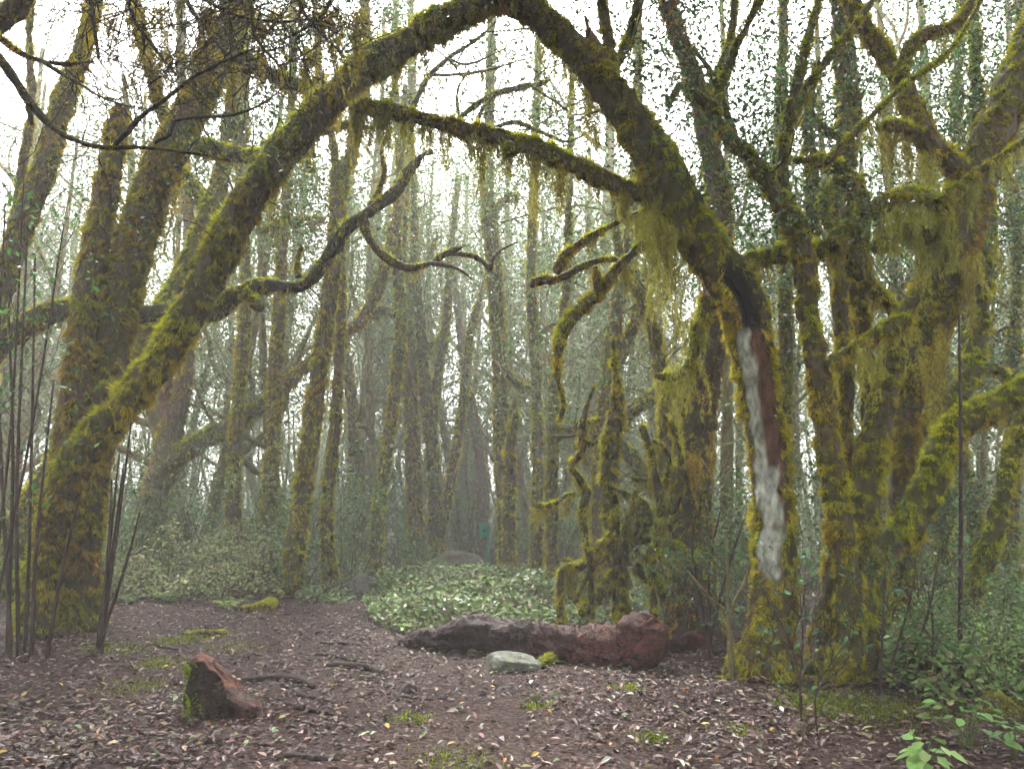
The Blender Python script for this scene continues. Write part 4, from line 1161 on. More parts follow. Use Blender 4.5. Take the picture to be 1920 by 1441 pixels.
# ------------------------------------------------------------------ shrubs, brambles, saplings
def proto_shrub(kind):
    h, rad, n, L, colr = [(2.2, 0.9, 900, 0.075, (0.11, 0.175, 0.055)), (1.5, 1.0, 800, 0.07, (0.12, 0.185, 0.055)), (3.0, 1.0, 1000, 0.085, (0.10, 0.165, 0.06)), (1.0, 0.8, 600, 0.065, (0.12, 0.19, 0.05))][kind]
    root = empty('shrub', (0, 0, 0))
    S, tips = [], []
    for k in range(7):
        a = random.uniform(0, 6.28)
        p = np.array([math.cos(a), math.sin(a), 0]) * random.uniform(0, 0.2) - np.array([0, 0, 0.1])
        grow(p, np.array([math.cos(a) * 0.45, math.sin(a) * 0.45, 1.0]), h * random.uniform(0.5, 0.85), 0.012, 2, S, tips, 0.10, 0.22, 3, 0.5)
    V, Q = segs_mesh(np.array(S))
    obj('stems', mesh('stems', V, Q, np.repeat(jitter((0.06, 0.045, 0.03), len(S), 0.2), 6, 0)), M_TWIG, root, 'stuff')
    tips = np.array(tips)
    i = rng.integers(0, len(tips), n)
    p = tips[i] + rng.normal(0, 0.09, (n, 3)); p[:, 2] = np.maximum(p[:, 2], 0.05)
    V, T = diamonds_mesh(p, rng.normal(0, 0.5, (n, 3)) + [0, 0, 0.9], L * rng.uniform(0.7, 1.35, n), 0.52)
    obj('foliage', mesh('foliage', V, T, np.repeat(jitter(colr, n, 0.35, 0.12), 4, 0)), M_LEAF, root, 'stuff')
    return root
SHR = [proto_shrub(k) for k in range(4)]
sused = [False] * 4
def shrub(x, Y, kind, s, label, group):
    if sused[kind]: o = copy_tree(SHR[kind])
    else: o = SHR[kind]; sused[kind] = True
    o.location = (x, Y, float(gz(x, Y))); o.rotation_euler = (0, 0, random.uniform(0, 6.28)); o.scale = (s, s, s)
    tag(o, label, 'shrub', group)
for X, Y in spots(34, (180, 760), (16.5, 27), 1.1):
    shrub(X, Y, random.randrange(3), random.uniform(0.7, 1.15), 'pale leafy shrub among the hazy trunks behind the left-hand brambles', 'shrubs behind the left-hand brambles')
for X, Y in spots(34, (760, 1240), (20, 34), 1.2):
    shrub(X, Y, random.randrange(3), random.uniform(0.7, 1.2), 'leafy shrub in the understorey beyond the middle bramble patch', 'shrubs beyond the middle brambles')
for X, Y in spots(46, (1180, 2040), (10.5, 22), 0.9):
    shrub(X, Y, random.randrange(4), random.uniform(0.6, 1.0), 'leafy shrub in the shade under the right-hand thicket', 'shrubs under the right-hand thicket')
for X, Y in spots(14, (-60, 230), (12.5, 22), 1.1):
    shrub(X, Y, random.randrange(3), random.uniform(0.6, 0.95), 'leafy shrub behind the brown-mossed clump of stems', 'shrubs behind the brown-mossed clump')
for x, y, k, s in ((1690, 1250, 3, 0.75), (1760, 1262, 1, 0.6), (1830, 1290, 3, 0.8), (1890, 1270, 1, 0.7), (1940, 1330, 3, 0.8), (1740, 1215, 1, 0.75), (1870, 1215, 2, 0.45), (1650, 1215, 3, 0.6)):
    g = gp(x, y)
    shrub(g[0], g[1], k, s, 'green shrub at the edge of the litter below the slim leaning trunk', 'shrubs edging the litter on the right')

def bramble(name, label, polys, n, hgt, L, colr, brown=0.12):
    """ground cover: a mound of small leaves on thin canes"""
    P = np.array([gp(x, y) for x, y in polys])
    # random points in the polygon (fan from the centroid)
    c = P.mean(0)
    k = len(P)
    tri = [(c, P[i], P[(i + 1) % k]) for i in range(k)]
    ar = np.array([abs(np.cross((b - a)[:2], (d - a)[:2])) for a, b, d in tri])
    ti = rng.choice(k, n, p=ar / ar.sum())
    u, v = rng.random(n), rng.random(n)
    sw = u + v > 1
    u[sw], v[sw] = 1 - u[sw], 1 - v[sw]
    A = np.array([q[0] for q in tri])[ti]; B = np.array([q[1] for q in tri])[ti]; D = np.array([q[2] for q in tri])[ti]
    p = A + (B - A) * u[:, None] + (D - A) * v[:, None]
    edge = 1 - (1 - u - v)
    q = np.column_stack([p[:, 0], p[:, 1], 0 * u])
    mound = np.clip(0.58 + 0.95 * fbm(q * 1.3 + 3, 3), 0.10, 1.4) * np.clip((1.0 - edge) * 5 + 0.3, 0, 1)
    zz = mound * hgt * np.where(rng.random(n) < 0.6, rng.uniform(0.75, 1.08, n), rng.random(n))
    p[:, 2] = gz(p[:, 0], p[:, 1]) + zz + 0.03
    root = empty(name, (c[0], c[1], float(gz(c[0], c[1]))))
    tag(root, label, 'brambles')
    b = np.array(root.location)
    V, T = leaves_mesh(p - b, rng.normal(0, 0.42, (n, 3)) + [0, -0.15, 0.95], L * rng.uniform(0.65, 1.35, n), 0.62, 0.08)
    col = jitter(colr, n, 0.33, 0.1)
    br = rng.random(n) < brown
    col[br] = jitter((0.14, 0.10, 0.045), int(br.sum()), 0.3)
    obj('foliage', mesh('foliage', V, T, np.repeat(col, 6, 0)), M_LEAF, root, 'stuff')
    m = n // 13
    i = rng.integers(0, n, m)
    p1 = p[i]; p0 = p1.copy(); p0[:, :2] += rng.normal(0, 0.12, (m, 2)); p0[:, 2] = gz(p0[:, 0], p0[:, 1]) - 0.02
    mid = (p0 + p1) / 2 + rng.normal(0, 0.05, (m, 3))
    S = np.vstack([np.column_stack([p0, mid, np.full(m, .004), np.full(m, .0035)]), np.column_stack([mid, p1, np.full(m, .0035), np.full(m, .002)])])
    S[:, :3] -= b; S[:, 3:6] -= b
    V, Q = segs_mesh(S)
    obj('canes', mesh('canes', V, Q, np.repeat(jitter((0.08, 0.05, 0.03), len(S), 0.3), 6, 0)), M_TWIG, root, 'stuff')

bramble('bramble_patch', 'low mound of pale green brambles between the brown-mossed clump and the close pair of trunks',
        [(205, 1126), (330, 1130), (420, 1130), (530, 1126), (560, 1100), (530, 1074), (400, 1070), (250, 1072), (180, 1095)], 15000, 1.15, 0.075, (0.19, 0.23, 0.085), 0.22)
bramble('bramble_patch', 'sunken middle bramble patch of bright green leaves directly behind the rotten red log',
        [(690, 1165), (760, 1195), (900, 1195), (1040, 1190), (1120, 1178), (1130, 1120), (1060, 1084), (900, 1082), (760, 1088), (680, 1115)], 16000, 0.42, 0.085, (0.11, 0.17, 0.04), 0.14)
bramble('bramble_patch', 'shaded creeping brambles around the broad dark brown trunk',
        [(1120, 1180), (1240, 1175), (1350, 1195), (1400, 1150), (1330, 1100), (1180, 1085)], 4500, 0.4, 0.065, (0.10, 0.16, 0.045), 0.15)
bramble('bramble_patch', 'leafy green undergrowth spreading beneath the slim leaning trunk',
        [(1650, 1290), (1760, 1340), (1900, 1350), (2050, 1330), (2080, 1180), (1900, 1130), (1720, 1160), (1640, 1230)], 9000, 0.42, 0.07, (0.11, 0.185, 0.05), 0.12)
bramble('bramble_patch', 'thin greenery at the foot of the close pair of trunks',
        [(560, 1128), (640, 1132), (690, 1112), (680, 1090), (600, 1084), (545, 1095)], 2600, 0.6, 0.07, (0.10, 0.145, 0.05), 0.15)

def sapling(label, base, tops, Y, nl, group=None, bark=(0.05, 0.032, 0.026), w=9, leafcol=(0.05, 0.10, 0.035), tw=8, near=True, L=0.06):
    t = Tree('sapling', label, cat='sapling', group=group, mat=M_BARK)
    for i, (bx, by, mid, top) in enumerate(tops):
        tb = t.stem([(bx, by, w), (*mid, w * 0.8), (*top, w * 0.45)], Y + 0.12 * ((i * 7) % 3 - 1), 'stem', moss=0.0, bark=bark, ground=True, wob=0.04, lump=0.05, fine=0.002)
        t.twigs_from(tb, tw, 0.7, 0.004, 1, 0.12, 0.16, 3, (0.3, 1), out=0.65)
    t.done(leaves=nl, leafL=L, leafcol=leafcol, spread=0.05, twigcol=(0.045, 0.035, 0.022), near=near)
sapling('cluster of bare purplish saplings in front of the left foot of the arching tree', None,
        [(20, 1198, (6, 950), (-6, 640)), (34, 1200, (32, 900), (52, 420)), (14, 1195, (24, 860), (16, 560)), (60, 1200, (70, 1000), (100, 720)), (92, 1205, (120, 1050), (150, 930)), (48, 1195, (56, 980), (66, 480))], 9.0, 150, w=7.5, tw=14)
sapling('spray of thin bare stems beside the right foot of the arching tree', None,
        [(190, 1178, (208, 1000), (224, 850)), (194, 1180, (222, 980), (246, 792)), (188, 1180, (214, 1010), (232, 870)), (196, 1182, (236, 1060), (262, 960)), (186, 1180, (202, 1040), (210, 900))], 9.6, 26, w=6.5, tw=7)
sapling('tall leggy sapling with sparse leaves close to the left edge', None,
        [(-30, 1240, (20, 800), (45, 330)), (-40, 1240, (-10, 780), (10, 380)), (-30, 1245, (60, 800), (120, 420))], 7.6, 330, w=6, tw=18, leafcol=(0.08, 0.16, 0.045), L=0.08)
sapling('upright pale sapling forking in front of the broad dark brown trunk', None,
        [(1370, 1240, (1366, 1160), (1362, 1000)), (1368, 1165, (1330, 1120), (1290, 1070)), (1368, 1165, (1400, 1080), (1420, 1010))], 7.9, 90, bark=(0.15, 0.120, 0.055), w=7, leafcol=(0.05, 0.115, 0.05), L=0.05)
sapling('bushy green sapling between the hollow tree and the pale forking sapling', None,
        [(1330, 1190, (1330, 1060), (1350, 960)), (1334, 1190, (1370, 1050), (1400, 960)), (1326, 1190, (1300, 1060), (1300, 980))], 9.0, 420, w=6, leafcol=(0.06, 0.12, 0.045), L=0.06)
sapling('small blue-green sapling growing against the foot of the hollow tree', None,
        [(1500, 1290, (1505, 1200), (1500, 1110)), (1500, 1290, (1520, 1230), (1545, 1150)), (1500, 1290, (1480, 1200), (1420, 1090))], 6.6, 80, w=3.5, leafcol=(0.06, 0.13, 0.06), L=0.075)
sapling('pale-leaved twiggy sapling bending across the roots of the forked tree', None,
        [(1530, 1300, (1560, 1240), (1590, 1200)), (1530, 1300, (1580, 1250), (1600, 1215))], 6.3, 50, w=3, tw=5, leafcol=(0.09, 0.16, 0.08), L=0.07)
sapling('slim dark sapling standing in the undergrowth right of the forked tree', None,
        [(1650, 1270, (1655, 1180), (1660, 1060)), (1664, 1280, (1700, 1150), (1720, 1060)), (1690, 1290, (1740, 1150), (1760, 1040)), (1740, 1300, (1750, 1180), (1735, 1080))], 7.4, 330, w=5, leafcol=(0.05, 0.12, 0.05), L=0.055)
sapling('bare brown pole standing upright against the limb elbowing right', None, [(1800, 1260, (1802, 900), (1798, 590))], 8.0, 0, w=9, tw=3)

# ------------------------------------------------------------------ the rotten red log, stump, rocks, roots
def rotten(s, rr, th):
    P = s.c[:, None] + s.dirs * rr[:, :, None]
    groove = fbm(np.stack([np.broadcast_to(s.u[:, None] * 1.6, rr.shape), np.cos(th)[None] * 4 + 0 * rr, np.sin(th)[None] * 4 + 0 * rr], -1), 3)
    rid = 1 - 2 * np.abs(fbm(P * [3, 9, 9] + 31, 3))
    rr = rr * (1 + 0.30 * groove) + 0.035 * (rid - 0.5) + 0.03 * fbm(P * 11, 3)
    n = fbm(P * [8, 22, 22], 3)[..., None]
    red = np.clip((np.linspace(0, 1, len(s.u))[:, None, None] - 0.52) * 4 + 0.6 * fbm(P * 3, 2)[..., None], 0, 1)
    c = np.array([0.030, 0.015, 0.015]) * (1 + 1.1 * n) * (1 - red) + np.array([0.060, 0.017, 0.012]) * (1 + 1.1 * n) * red
    return rr, (np.clip(c, 0.006, 0.5), np.ones_like(rr))

def traced_tube(pts, modf=None, step=0.02, nseg=38, lump=0.15, fine=0.03, snag=0.0):
    P = np.array([px(a, b, Y) for a, b, w, Y in pts]); R_ = np.array([w * 0.5 * mpp(Y) for a, b, w, Y in pts])
    return Tube(P, R_, step, nseg, lump, fine, 9.0, snag, modf)

def fallen_log():
    Y0, Y1 = gp(790, 1212)[1], gp(1180, 1250)[1]
    root = empty('rotten_log', gp(1000, 1235))
    tag(root, 'rotten dark red log lying across the edge of the clearing', 'log')
    b = np.array(root.location)
    Yf = lambda f: Y0 + (Y1 - Y0) * f
    body = [(752, 1204, 14, Yf(-.05)), (772, 1202, 26, Yf(0)), (815, 1199, 34, Yf(.1)), (852, 1192, 46, Yf(.2)), (890, 1184, 54, Yf(.3)), (940, 1189, 58, Yf(.4)), (1000, 1199, 58, Yf(.55)), (1060, 1208, 62, Yf(.7)), (1110, 1216, 70, Yf(.8)), (1160, 1216, 78, Yf(.9)), (1200, 1206, 80, Yf(1.0)), (1230, 1196, 70, Yf(1.05)), (1246, 1192, 40, Yf(1.08))]
    tb = traced_tube(body, rotten)
    V, T = tb.mesh_arrays()
    obj('log_body', mesh('log_body', V - b, T, np.vstack([tb.col[0].reshape(-1, 3), [[.05, .02, .02]] * 2]), True), M_ROT, root)
    for nm, pts in (('root_knob', [(1178, 1214, 60, Yf(.95)), (1196, 1186, 74, Yf(1.0)), (1212, 1172, 62, Yf(1.03)), (1222, 1160, 34, Yf(1.05))]),
                    ('root_knob', [(1120, 1226, 50, Yf(.82)), (1160, 1236, 50, Yf(.88)), (1190, 1240, 34, Yf(.92)), (1200, 1244, 14, Yf(.93))]),
                    ('branch_stub', [(1052, 1206, 46, Yf(.72)), (1048, 1216, 40, Yf(.66)), (1044, 1232, 34, Yf(.62)), (1042, 1244, 22, Yf(.60))]),
                    ('splinter', [(880, 1176, 26, Yf(.28)), (905, 1168, 22, Yf(.33)), (930, 1170, 14, Yf(.38)), (945, 1176, 6, Yf(.4))])):
        k = traced_tube(pts, rotten, 0.018, 26, 0.3, 0.05)
        V, T = k.mesh_arrays()
        c = k.col[0].reshape(-1, 3)
        if nm == 'root_knob': c = np.array([0.052, 0.015, 0.010]) * (1 + 1.2 * fbm(k.V.reshape(-1, 3) * 12, 3))[:, None]
        obj(nm, mesh(nm, V - b, T, np.clip(np.vstack([c, c[-2:]]), .006, .5), True), M_ROT, root)
        tbs = k
    # moss fleck on the stub, crumbs of red wood on top
    p, d, tt, a, th, ra = traced_tube([(1052, 1206, 46, Yf(.70)), (1044, 1228, 38, Yf(.62))]).sample(900)
    V, T = blades_mesh(p - b, nrm(d + rng.normal(0, .5, (900, 3))), np.full(900, .03), np.full(900, .008))
    obj('moss', mesh('moss', V, T, np.repeat(moss_colour(p, d[:, 2], -0.1, 900), 3, 0)), M_MOSS, root, 'stuff')
    m = 2600
    i = rng.integers(int(len(tb.u) * 0.5), len(tb.u), m); j = rng.integers(0, tb.nseg, m)
    ok = tb.dirs[i, j, 2] > 0.1
    p = tb.V[i, j][ok] + rng.normal(0, 0.012, (ok.sum(), 3))
    V, T = diamonds_mesh(p - b, rng.normal(0, 1, (len(p), 3)), rng.uniform(.012, .04, len(p)), .5, .2)
    obj('crumbs', mesh('crumbs', V, T, np.repeat(jitter((.07, .024, .017), len(p), .5), 4, 0)), M_ROT, root, 'stuff')
fallen_log()

t = empty('rotten_log', gp(1285, 1222)); tag(t, 'small dark red chunk of rotten wood right of the long rotten log', 'log')
tb = traced_tube([(1246, 1216, 26, t.location[1]), (1270, 1212, 34, t.location[1]), (1300, 1208, 36, t.location[1]), (1322, 1206, 22, t.location[1])], rotten, 0.03, 14, .2, .03)
V, T = tb.mesh_arrays()
obj('log_body', mesh('log_body', V - np.array(t.location), T, np.vstack([tb.col[0].reshape(-1, 3) * [1.2, .7, .7], [[.05, .02, .02]] * 2]), True), M_ROT, t)

def stump():
    g = gp(415, 1335)
    root = empty('tree_stump', g)
    tag(root, 'weathered red-brown stump with green moss on its left side', 'stump')
    Y = g[1]
    def mod(s, rr, th):
        P = s.c[:, None] + s.dirs * rr[:, :, None]
        flute = np.abs(vnoise(np.stack([np.cos(th)[None] * 3.2 + 0 * rr, np.sin(th)[None] * 3.2 + 0 * rr, P[..., 2] * 1.2], -1)))
        rr = rr * (1 + 0.16 * fbm(P * 4.5, 3) - 0.22 * flute) + 0.03 * fbm(P * 14, 3)
        n = fbm(P * [18, 18, 4], 3)[..., None]
        c = np.array([0.026, 0.014, 0.010]) * (1 + 1.0 * n)
        return rr, (np.clip(c, .006, .5), np.ones_like(rr))
    tb = traced_tube([(425, 1356, 150, Y), (420, 1330, 140, Y), (414, 1300, 128, Y), (408, 1270, 116, Y), (404, 1240, 104, Y), (400, 1225, 96, Y), (398, 1215, 40, Y)], mod, 0.014, 56, 0.06, 0.012)
    b = np.array(g)
    V, T = tb.mesh_arrays()
    xp = V[:, 0] * F / V[:, 1] + W / 2
    lim = g[2] + np.interp(xp, [338, 352, 385, 408, 440, 470, 492], [.26, .40, .46, .45, .30, .16, .05]) + 0.035 * fbm(V * [22, 22, 0] + 3, 2) + 0.05 * (V[:, 1] - g[1])
    cut = np.clip((V[:, 2] - lim) / 0.03 + 0.6, 0, 1)[:, None]
    V[:, 2] = np.minimum(V[:, 2], lim)
    rough = np.stack([fbm(V * 16 + k * 7.7, 3) for k in range(3)], -1)
    V = V + rough * 0.028
    n = fbm(V * [30, 8, 30], 3)[:, None]
    cc = np.vstack([tb.col[0].reshape(-1, 3), [[.05, .02, .016]] * 2]) * (1 - cut) + np.array([0.085, 0.024, 0.011]) * (1 + n) * cut
    tb.V = V[:-2].reshape(tb.V.shape)
    obj('stump_body', mesh('stump_body', V - b, T, np.clip(cc, .005, .5), True), M_ROT, root)
    r_ = traced_tube([(430, 1312, 64, Y - .1), (452, 1328, 54, Y - .18), (474, 1342, 40, Y - .25), (490, 1352, 16, Y - .28)], mod, 0.016, 24, .2, .03)
    V, T = r_.mesh_arrays()
    obj('root', mesh('root', V - b, T, np.vstack([r_.col[0].reshape(-1, 3) * [1.5, 1, 1], [[.05, .02, .016]] * 2]), True), M_ROT, root)
    p, d, tt, a, th, ra = tb.sample(9000)
    thn = (th + math.pi) % (2 * math.pi) - math.pi
    ok = (thn < -0.45 + 0.5 * fbm(p * 6, 2)) & (thn > -2.6) & (rng.random(len(p)) < np.clip(.6 + fbm(p * 12, 2), 0, 1)) & (p[:, 2] < g[2] + np.interp(p[:, 0] * F / p[:, 1] + W / 2, [338, 352, 385, 408, 440], [.24, .38, .44, .43, .26]))
    p, d = p[ok], d[ok]; m = len(p)
    V, T = blades_mesh(p - b, nrm(d + rng.normal(0, .5, (m, 3)) + [0, 0, -.2]), rng.uniform(.015, .04, m), np.full(m, .0065))
    obj('moss', mesh('moss', V, T, np.repeat(moss_colour(p, d[:, 2] * 0, .0, m) * [.8, 1.05, 1], 3, 0)), M_MOSS, root, 'stuff')
    # crumbled red wood round its foot
    m = 1400
    q = np.column_stack([g[0] + rng.normal(0.12, .3, m), g[1] + rng.normal(-0.12, .2, m), np.zeros(m)])
    q[:, 2] = gz(q[:, 0], q[:, 1]) + .012
    V, T = diamonds_mesh(q - b, rng.normal(0, .6, (m, 3)) + [0, 0, .8], rng.uniform(.01, .035, m), .5, .2)
    obj('crumbs', mesh('crumbs', V, T, np.repeat(jitter((.09, .03, .02), m, .4), 4, 0)), M_ROT, root, 'stuff')
stump()

def rock(name, label, x, y, wpx, hpx, colr, moss=0.0, cat='rock', mat=None):
    g = gp(x, y)
    w, h = wpx * mpp(g[1]), hpx * mpp(g[1])
    n, k = 26, 44
    ph = np.linspace(0.02, math.pi - 0.02, n)[:, None]; th = np.linspace(0, 2 * math.pi, k, endpoint=False)[None]
    D = np.stack([np.sin(ph) * np.cos(th), np.sin(ph) * np.sin(th), np.cos(ph) + 0 * th], -1)
    N_ = nrm(rng.normal(0, 1, (13, 3)))
    dots = np.einsum('ijk,lk->ijl', D, N_)
    rr = np.min(np.where(dots > 0.05, rng.uniform(0.62, 0.95, 13) / np.maximum(dots, 0.05), 9), -1)
    rr = np.clip(rr, 0.55, 1.02) + 0.09 * fbm(D * 3.5 + y, 3)
    V = D * rr[..., None] * [w / 2, w * 0.38, h * 0.85]
    V[..., 2] += h * 0.05
    V = V.reshape(-1, 3)
    i = np.arange(n - 1)[:, None] * k; j = np.arange(k)[None]
    Q = np.stack([i + j, i + k + j, i + k + (j + 1) % k, i + (j + 1) % k], -1).reshape(-1, 4)
    c = np.clip(np.array(colr) * (1 + 0.5 * fbm(V * 7 + x, 3))[:, None], .01, .6)
    me = mesh(name, V, Q, c, True)
    if moss:
        root = empty(name, g); tag(root, label, cat)
        obj('stone', me, mat or M_ROCK, root)
        m = int(2600 * moss)
        d = nrm(rng.normal(0, 1, (m, 3)) + [0, 0, 1.1])
        i = rng.integers(0, len(V), m)
        p = V[i] + rng.normal(0, .012, (m, 3))
        ok = (V[i][:, 2] > h * 0.1) & (fbm(p * 6, 2) > 0.1 - 0.4 * moss)
        V2, T2 = blades_mesh(p[ok], d[ok], rng.uniform(.015, .04, ok.sum()), np.full(ok.sum(), .008))
        obj('moss', mesh('moss', V2, T2, np.repeat(moss_colour(p[ok] + g, d[ok][:, 2], .1, ok.sum()), 3, 0)), M_MOSS, root, 'stuff')
    else:
        o = obj(name, me, mat or M_ROCK, None, None, g); tag(o, label, cat)
rock('rock', 'flat lichen-grey rock half sunk in front of the rotten red log', 955, 1252, 118, 34, (.10, .105, .085), .25)
rock('rock', 'small dark purple-brown stone lying on the bare trodden ground', 764, 1296, 38, 17, (.055, .042, .04))
rock('rock', 'mossy grey boulder beside the close pair of trunks', 672, 1118, 76, 46, (.075, .07, .065), .6)
rock('rock', 'grey boulder behind the mossy grey boulder near the close pair of trunks', 660, 1088, 50, 34, (.075, .07, .065), .5)
rock('rock', 'low mossy mound of stones at the foot of the tall dark trunk', 850, 1062, 110, 36, (.09, .085, .06), .8)
rock('rock', 'mossy hummock in the undergrowth near the bright broad-leaved plant', 1880, 1345, 80, 44, (.05, .05, .02), 1.2)
rock('wood_chunk', 'broken brown lump of wood lying on the litter in front of the hollow tree', 1496, 1374, 52, 22, (.075, .05, .038), 0, 'wood', M_ROT)
rock('wood_chunk', 'dark rotten lump of wood at the edge of the right-hand undergrowth', 1732, 1352, 34, 24, (.04, .016, .014), 0, 'wood', M_ROT)

def ground_stick(name, label, pts, moss=0.0, bark=(.03, .02, .018), cat='root', lift=0.35, group=None):
    P, R_ = [], []
    for x, y, w in pts:
        g = gp(x, y); r = w * .5 * mpp(g[1])
        P.append(g + [0, 0, r * lift]); R_.append(r)
    tb = Tube(np.array(P), np.array(R_), .03, 9, .2, .006)
    V, T = tb.mesh_arrays(); b = gp(*pts[0][:2])
    c = np.clip(np.array(bark) * (1 + .6 * fbm(V * 9, 3))[:, None], .005, .4)
    if moss:
        root = empty(name, b); tag(root, label, cat, group)
        obj('wood', mesh(name, V - b, T, c, True), M_BARK, root)
        m = int(tb.area() * 9000 * moss)
        p, d, *_ = tb.sample(m)
        V, T = blades_mesh(p - b, nrm(d + rng.normal(0, .5, (m, 3))), rng.uniform(.015, .04, m), np.full(m, .009))
        obj('moss', mesh('moss', V, T, np.repeat(moss_colour(p, d[:, 2], .3, m), 3, 0)), M_MOSS, root, 'stuff')
    else:
        tag(obj(name, mesh(name, V - b, T, c, True), M_BARK, None, None, b), label, cat, group)
ground_stick('exposed_root', 'thick dark root arching out of the ground right of the stump', [(455, 1276, 8), (480, 1278, 13), (520, 1276, 14), (560, 1280, 14), (588, 1290, 8)], lift=.8)
ground_stick('exposed_root', 'thin root trailing away below the thick dark root by the stump', [(530, 1284, 9), (560, 1302, 10), (600, 1312, 8), (640, 1320, 5)])
ground_stick('exposed_root', 'long low root lying lowest of those beside the stump', [(530, 1318, 8), (570, 1330, 11), (610, 1338, 10), (650, 1346, 5)])
ground_stick('exposed_root', 'dark forked root lying on the trodden ground left of the rotten log', [(610, 1248, 6), (650, 1252, 14), (690, 1256, 15), (712, 1262, 7)], lift=.6)
ground_stick('exposed_root', 'slim root crossing the path above the dark forked root', [(580, 1226, 5), (620, 1230, 8), (660, 1238, 8), (700, 1246, 4)])
ground_stick('exposed_root', 'root stub on the path close to the left tip of the rotten log', [(600, 1204, 4), (640, 1208, 8), (676, 1210, 4)])
ground_stick('exposed_root', 'half-buried root in the very foreground litter', [(525, 1416, 8), (560, 1420, 13), (600, 1424, 12), (640, 1424, 6)])
ground_stick('stick', 'short brown stick beside the small purple-brown stone', [(742, 1304, 4), (770, 1308, 8), (812, 1312, 4)], bark=(.06, .04, .03), cat='stick')
ground_stick('mossy_branch', 'short mossy fallen branch at the foot of the left-hand brambles', [(452, 1146, 10), (475, 1146, 14), (498, 1144, 20), (512, 1136, 16)], moss=1.2, cat='branch', lift=.8)
ground_stick('mossy_branch', 'rotting branch piece with moss tufts on the open litter left of the path', [(345, 1190, 6), (375, 1193, 12), (402, 1192, 11), (424, 1186, 6)], moss=.5, cat='branch', lift=.7)
ground_stick('stick', 'thin bare stick lying near the foot of the arching tree', [(280, 1208, 4), (310, 1214, 6), (332, 1218, 3)], cat='stick')
ground_stick('mossy_branch', 'small mossy stub lying against the flat lichen-grey rock', [(1008, 1252, 10), (1024, 1246, 16), (1044, 1238, 14)], moss=1.0, cat='branch', lift=1.0)
for i in range(26):
    x, y = random.uniform(60, 1500), random.uniform(1180, 1430)
    a, l = random.uniform(-.3, .3), random.uniform(18, 48)
    ground_stick('stick', 'thin dead twig lying flat on the leaf litter of the clearing', [(x, y, 2.5), (x + l * .5, y + l * .4 * a + random.uniform(-3, 3), 4.0), (x + l, y + l * .5 * a, 2)], cat='stick', group='twigs lying on the litter', bark=random.choice([(.03, .02, .018), (.07, .05, .04), (.10, .08, .06)]))

# ------------------------------------------------------------------ green marker post
def marker():
    g = gp(915, 1064)
    Y = g[1]; m = mpp(Y)
    root = empty('marker_post', g)
    tag(root, 'dark green metal marker post with a small square plate in the bushes', 'sign post')
    def box(nm, x0, x1, y0, y1, z0, z1, mat):
        V = [(x, y, z) for x in (x0, x1) for y in (y0, y1) for z in (z0, z1)]
        Q = [(0, 1, 3, 2), (4, 6, 7, 5), (0, 4, 5, 1), (2, 3, 7, 6), (0, 2, 6, 4), (1, 5, 7, 3)]
        o = obj(nm, mesh(nm, V, Q), mat, root)
        bv = o.modifiers.new('bevel', 'BEVEL'); bv.width = .006; bv.segments = 2
    h = 80 * m
    box('post', -2.6 * m, 2.6 * m, -.04, .04, -.3, h, M_GREENPAINT)
    box('sign_plate', -16.5 * m, -2.6 * m + .003, -.055, -.02, h - 24 * m, h - 1 * m, M_GREENPAINT)
    box('plate_rim', -17.2 * m, 3 * m, -.06, -.015, h - 1 * m, h + 1.2 * m, M_GREENPAINT)
    box('bracket', -9.5 * m, -4.5 * m, -.09, -.055, h - 15 * m, h - 11 * m, M_DARKMETAL)
marker()

# ------------------------------------------------------------------ ferns and the bright plants
def fern(label, x, y, size, n, colr):
    g = gp(x, y)
    root = empty('fern', g); tag(root, label, 'fern')
    for k in range(n):
        a = 6.28 * k / n + random.uniform(-.3, .3)
        P, A = [], []
        L = size * random.uniform(.7, 1.1)
        for i in range(14):
            f = (i + 1) / 14
            c = np.array([math.cos(a) * L * f, math.sin(a) * L * f, L * (1.15 * f - .85 * f * f)])
            tg = unit(np.array([math.cos(a), math.sin(a), .75 - 1.24 * f]))
            sd = np.array([-math.sin(a), math.cos(a), 0])
            for s_ in (-1, 1):
                P.append(c); A.append(sd * s_ + tg * .45)
        P, A = np.array(P), np.array(A)
        fr = np.repeat((np.arange(14) + 1) / 14, 2)
        V, T = leaves_mesh(P, np.tile([0, 0, 1.0], (len(P), 1)) + rng.normal(0, .12, (len(P), 3)), L * .34 * np.clip(1.15 - fr, .1, 1), .28, .03, A)
        obj('frond', mesh('frond', V, T, np.repeat(jitter(colr, len(P), .12), 6, 0)), M_LEAF, root)
fern('bright yellow-green fern left of the short mossy fallen branch', 428, 1142, .42, 7, (.14, .24, .02))
fern('bright fern at the left foot of the low bramble mound', 320, 1128, .42, 7, (.12, .22, .03))
fern('small green fern near the spray of thin bare stems', 240, 1130, .4, 6, (.10, .18, .04))
fern('low bright fern beside the mossy grey boulder', 640, 1132, .3, 6, (.12, .22, .03))

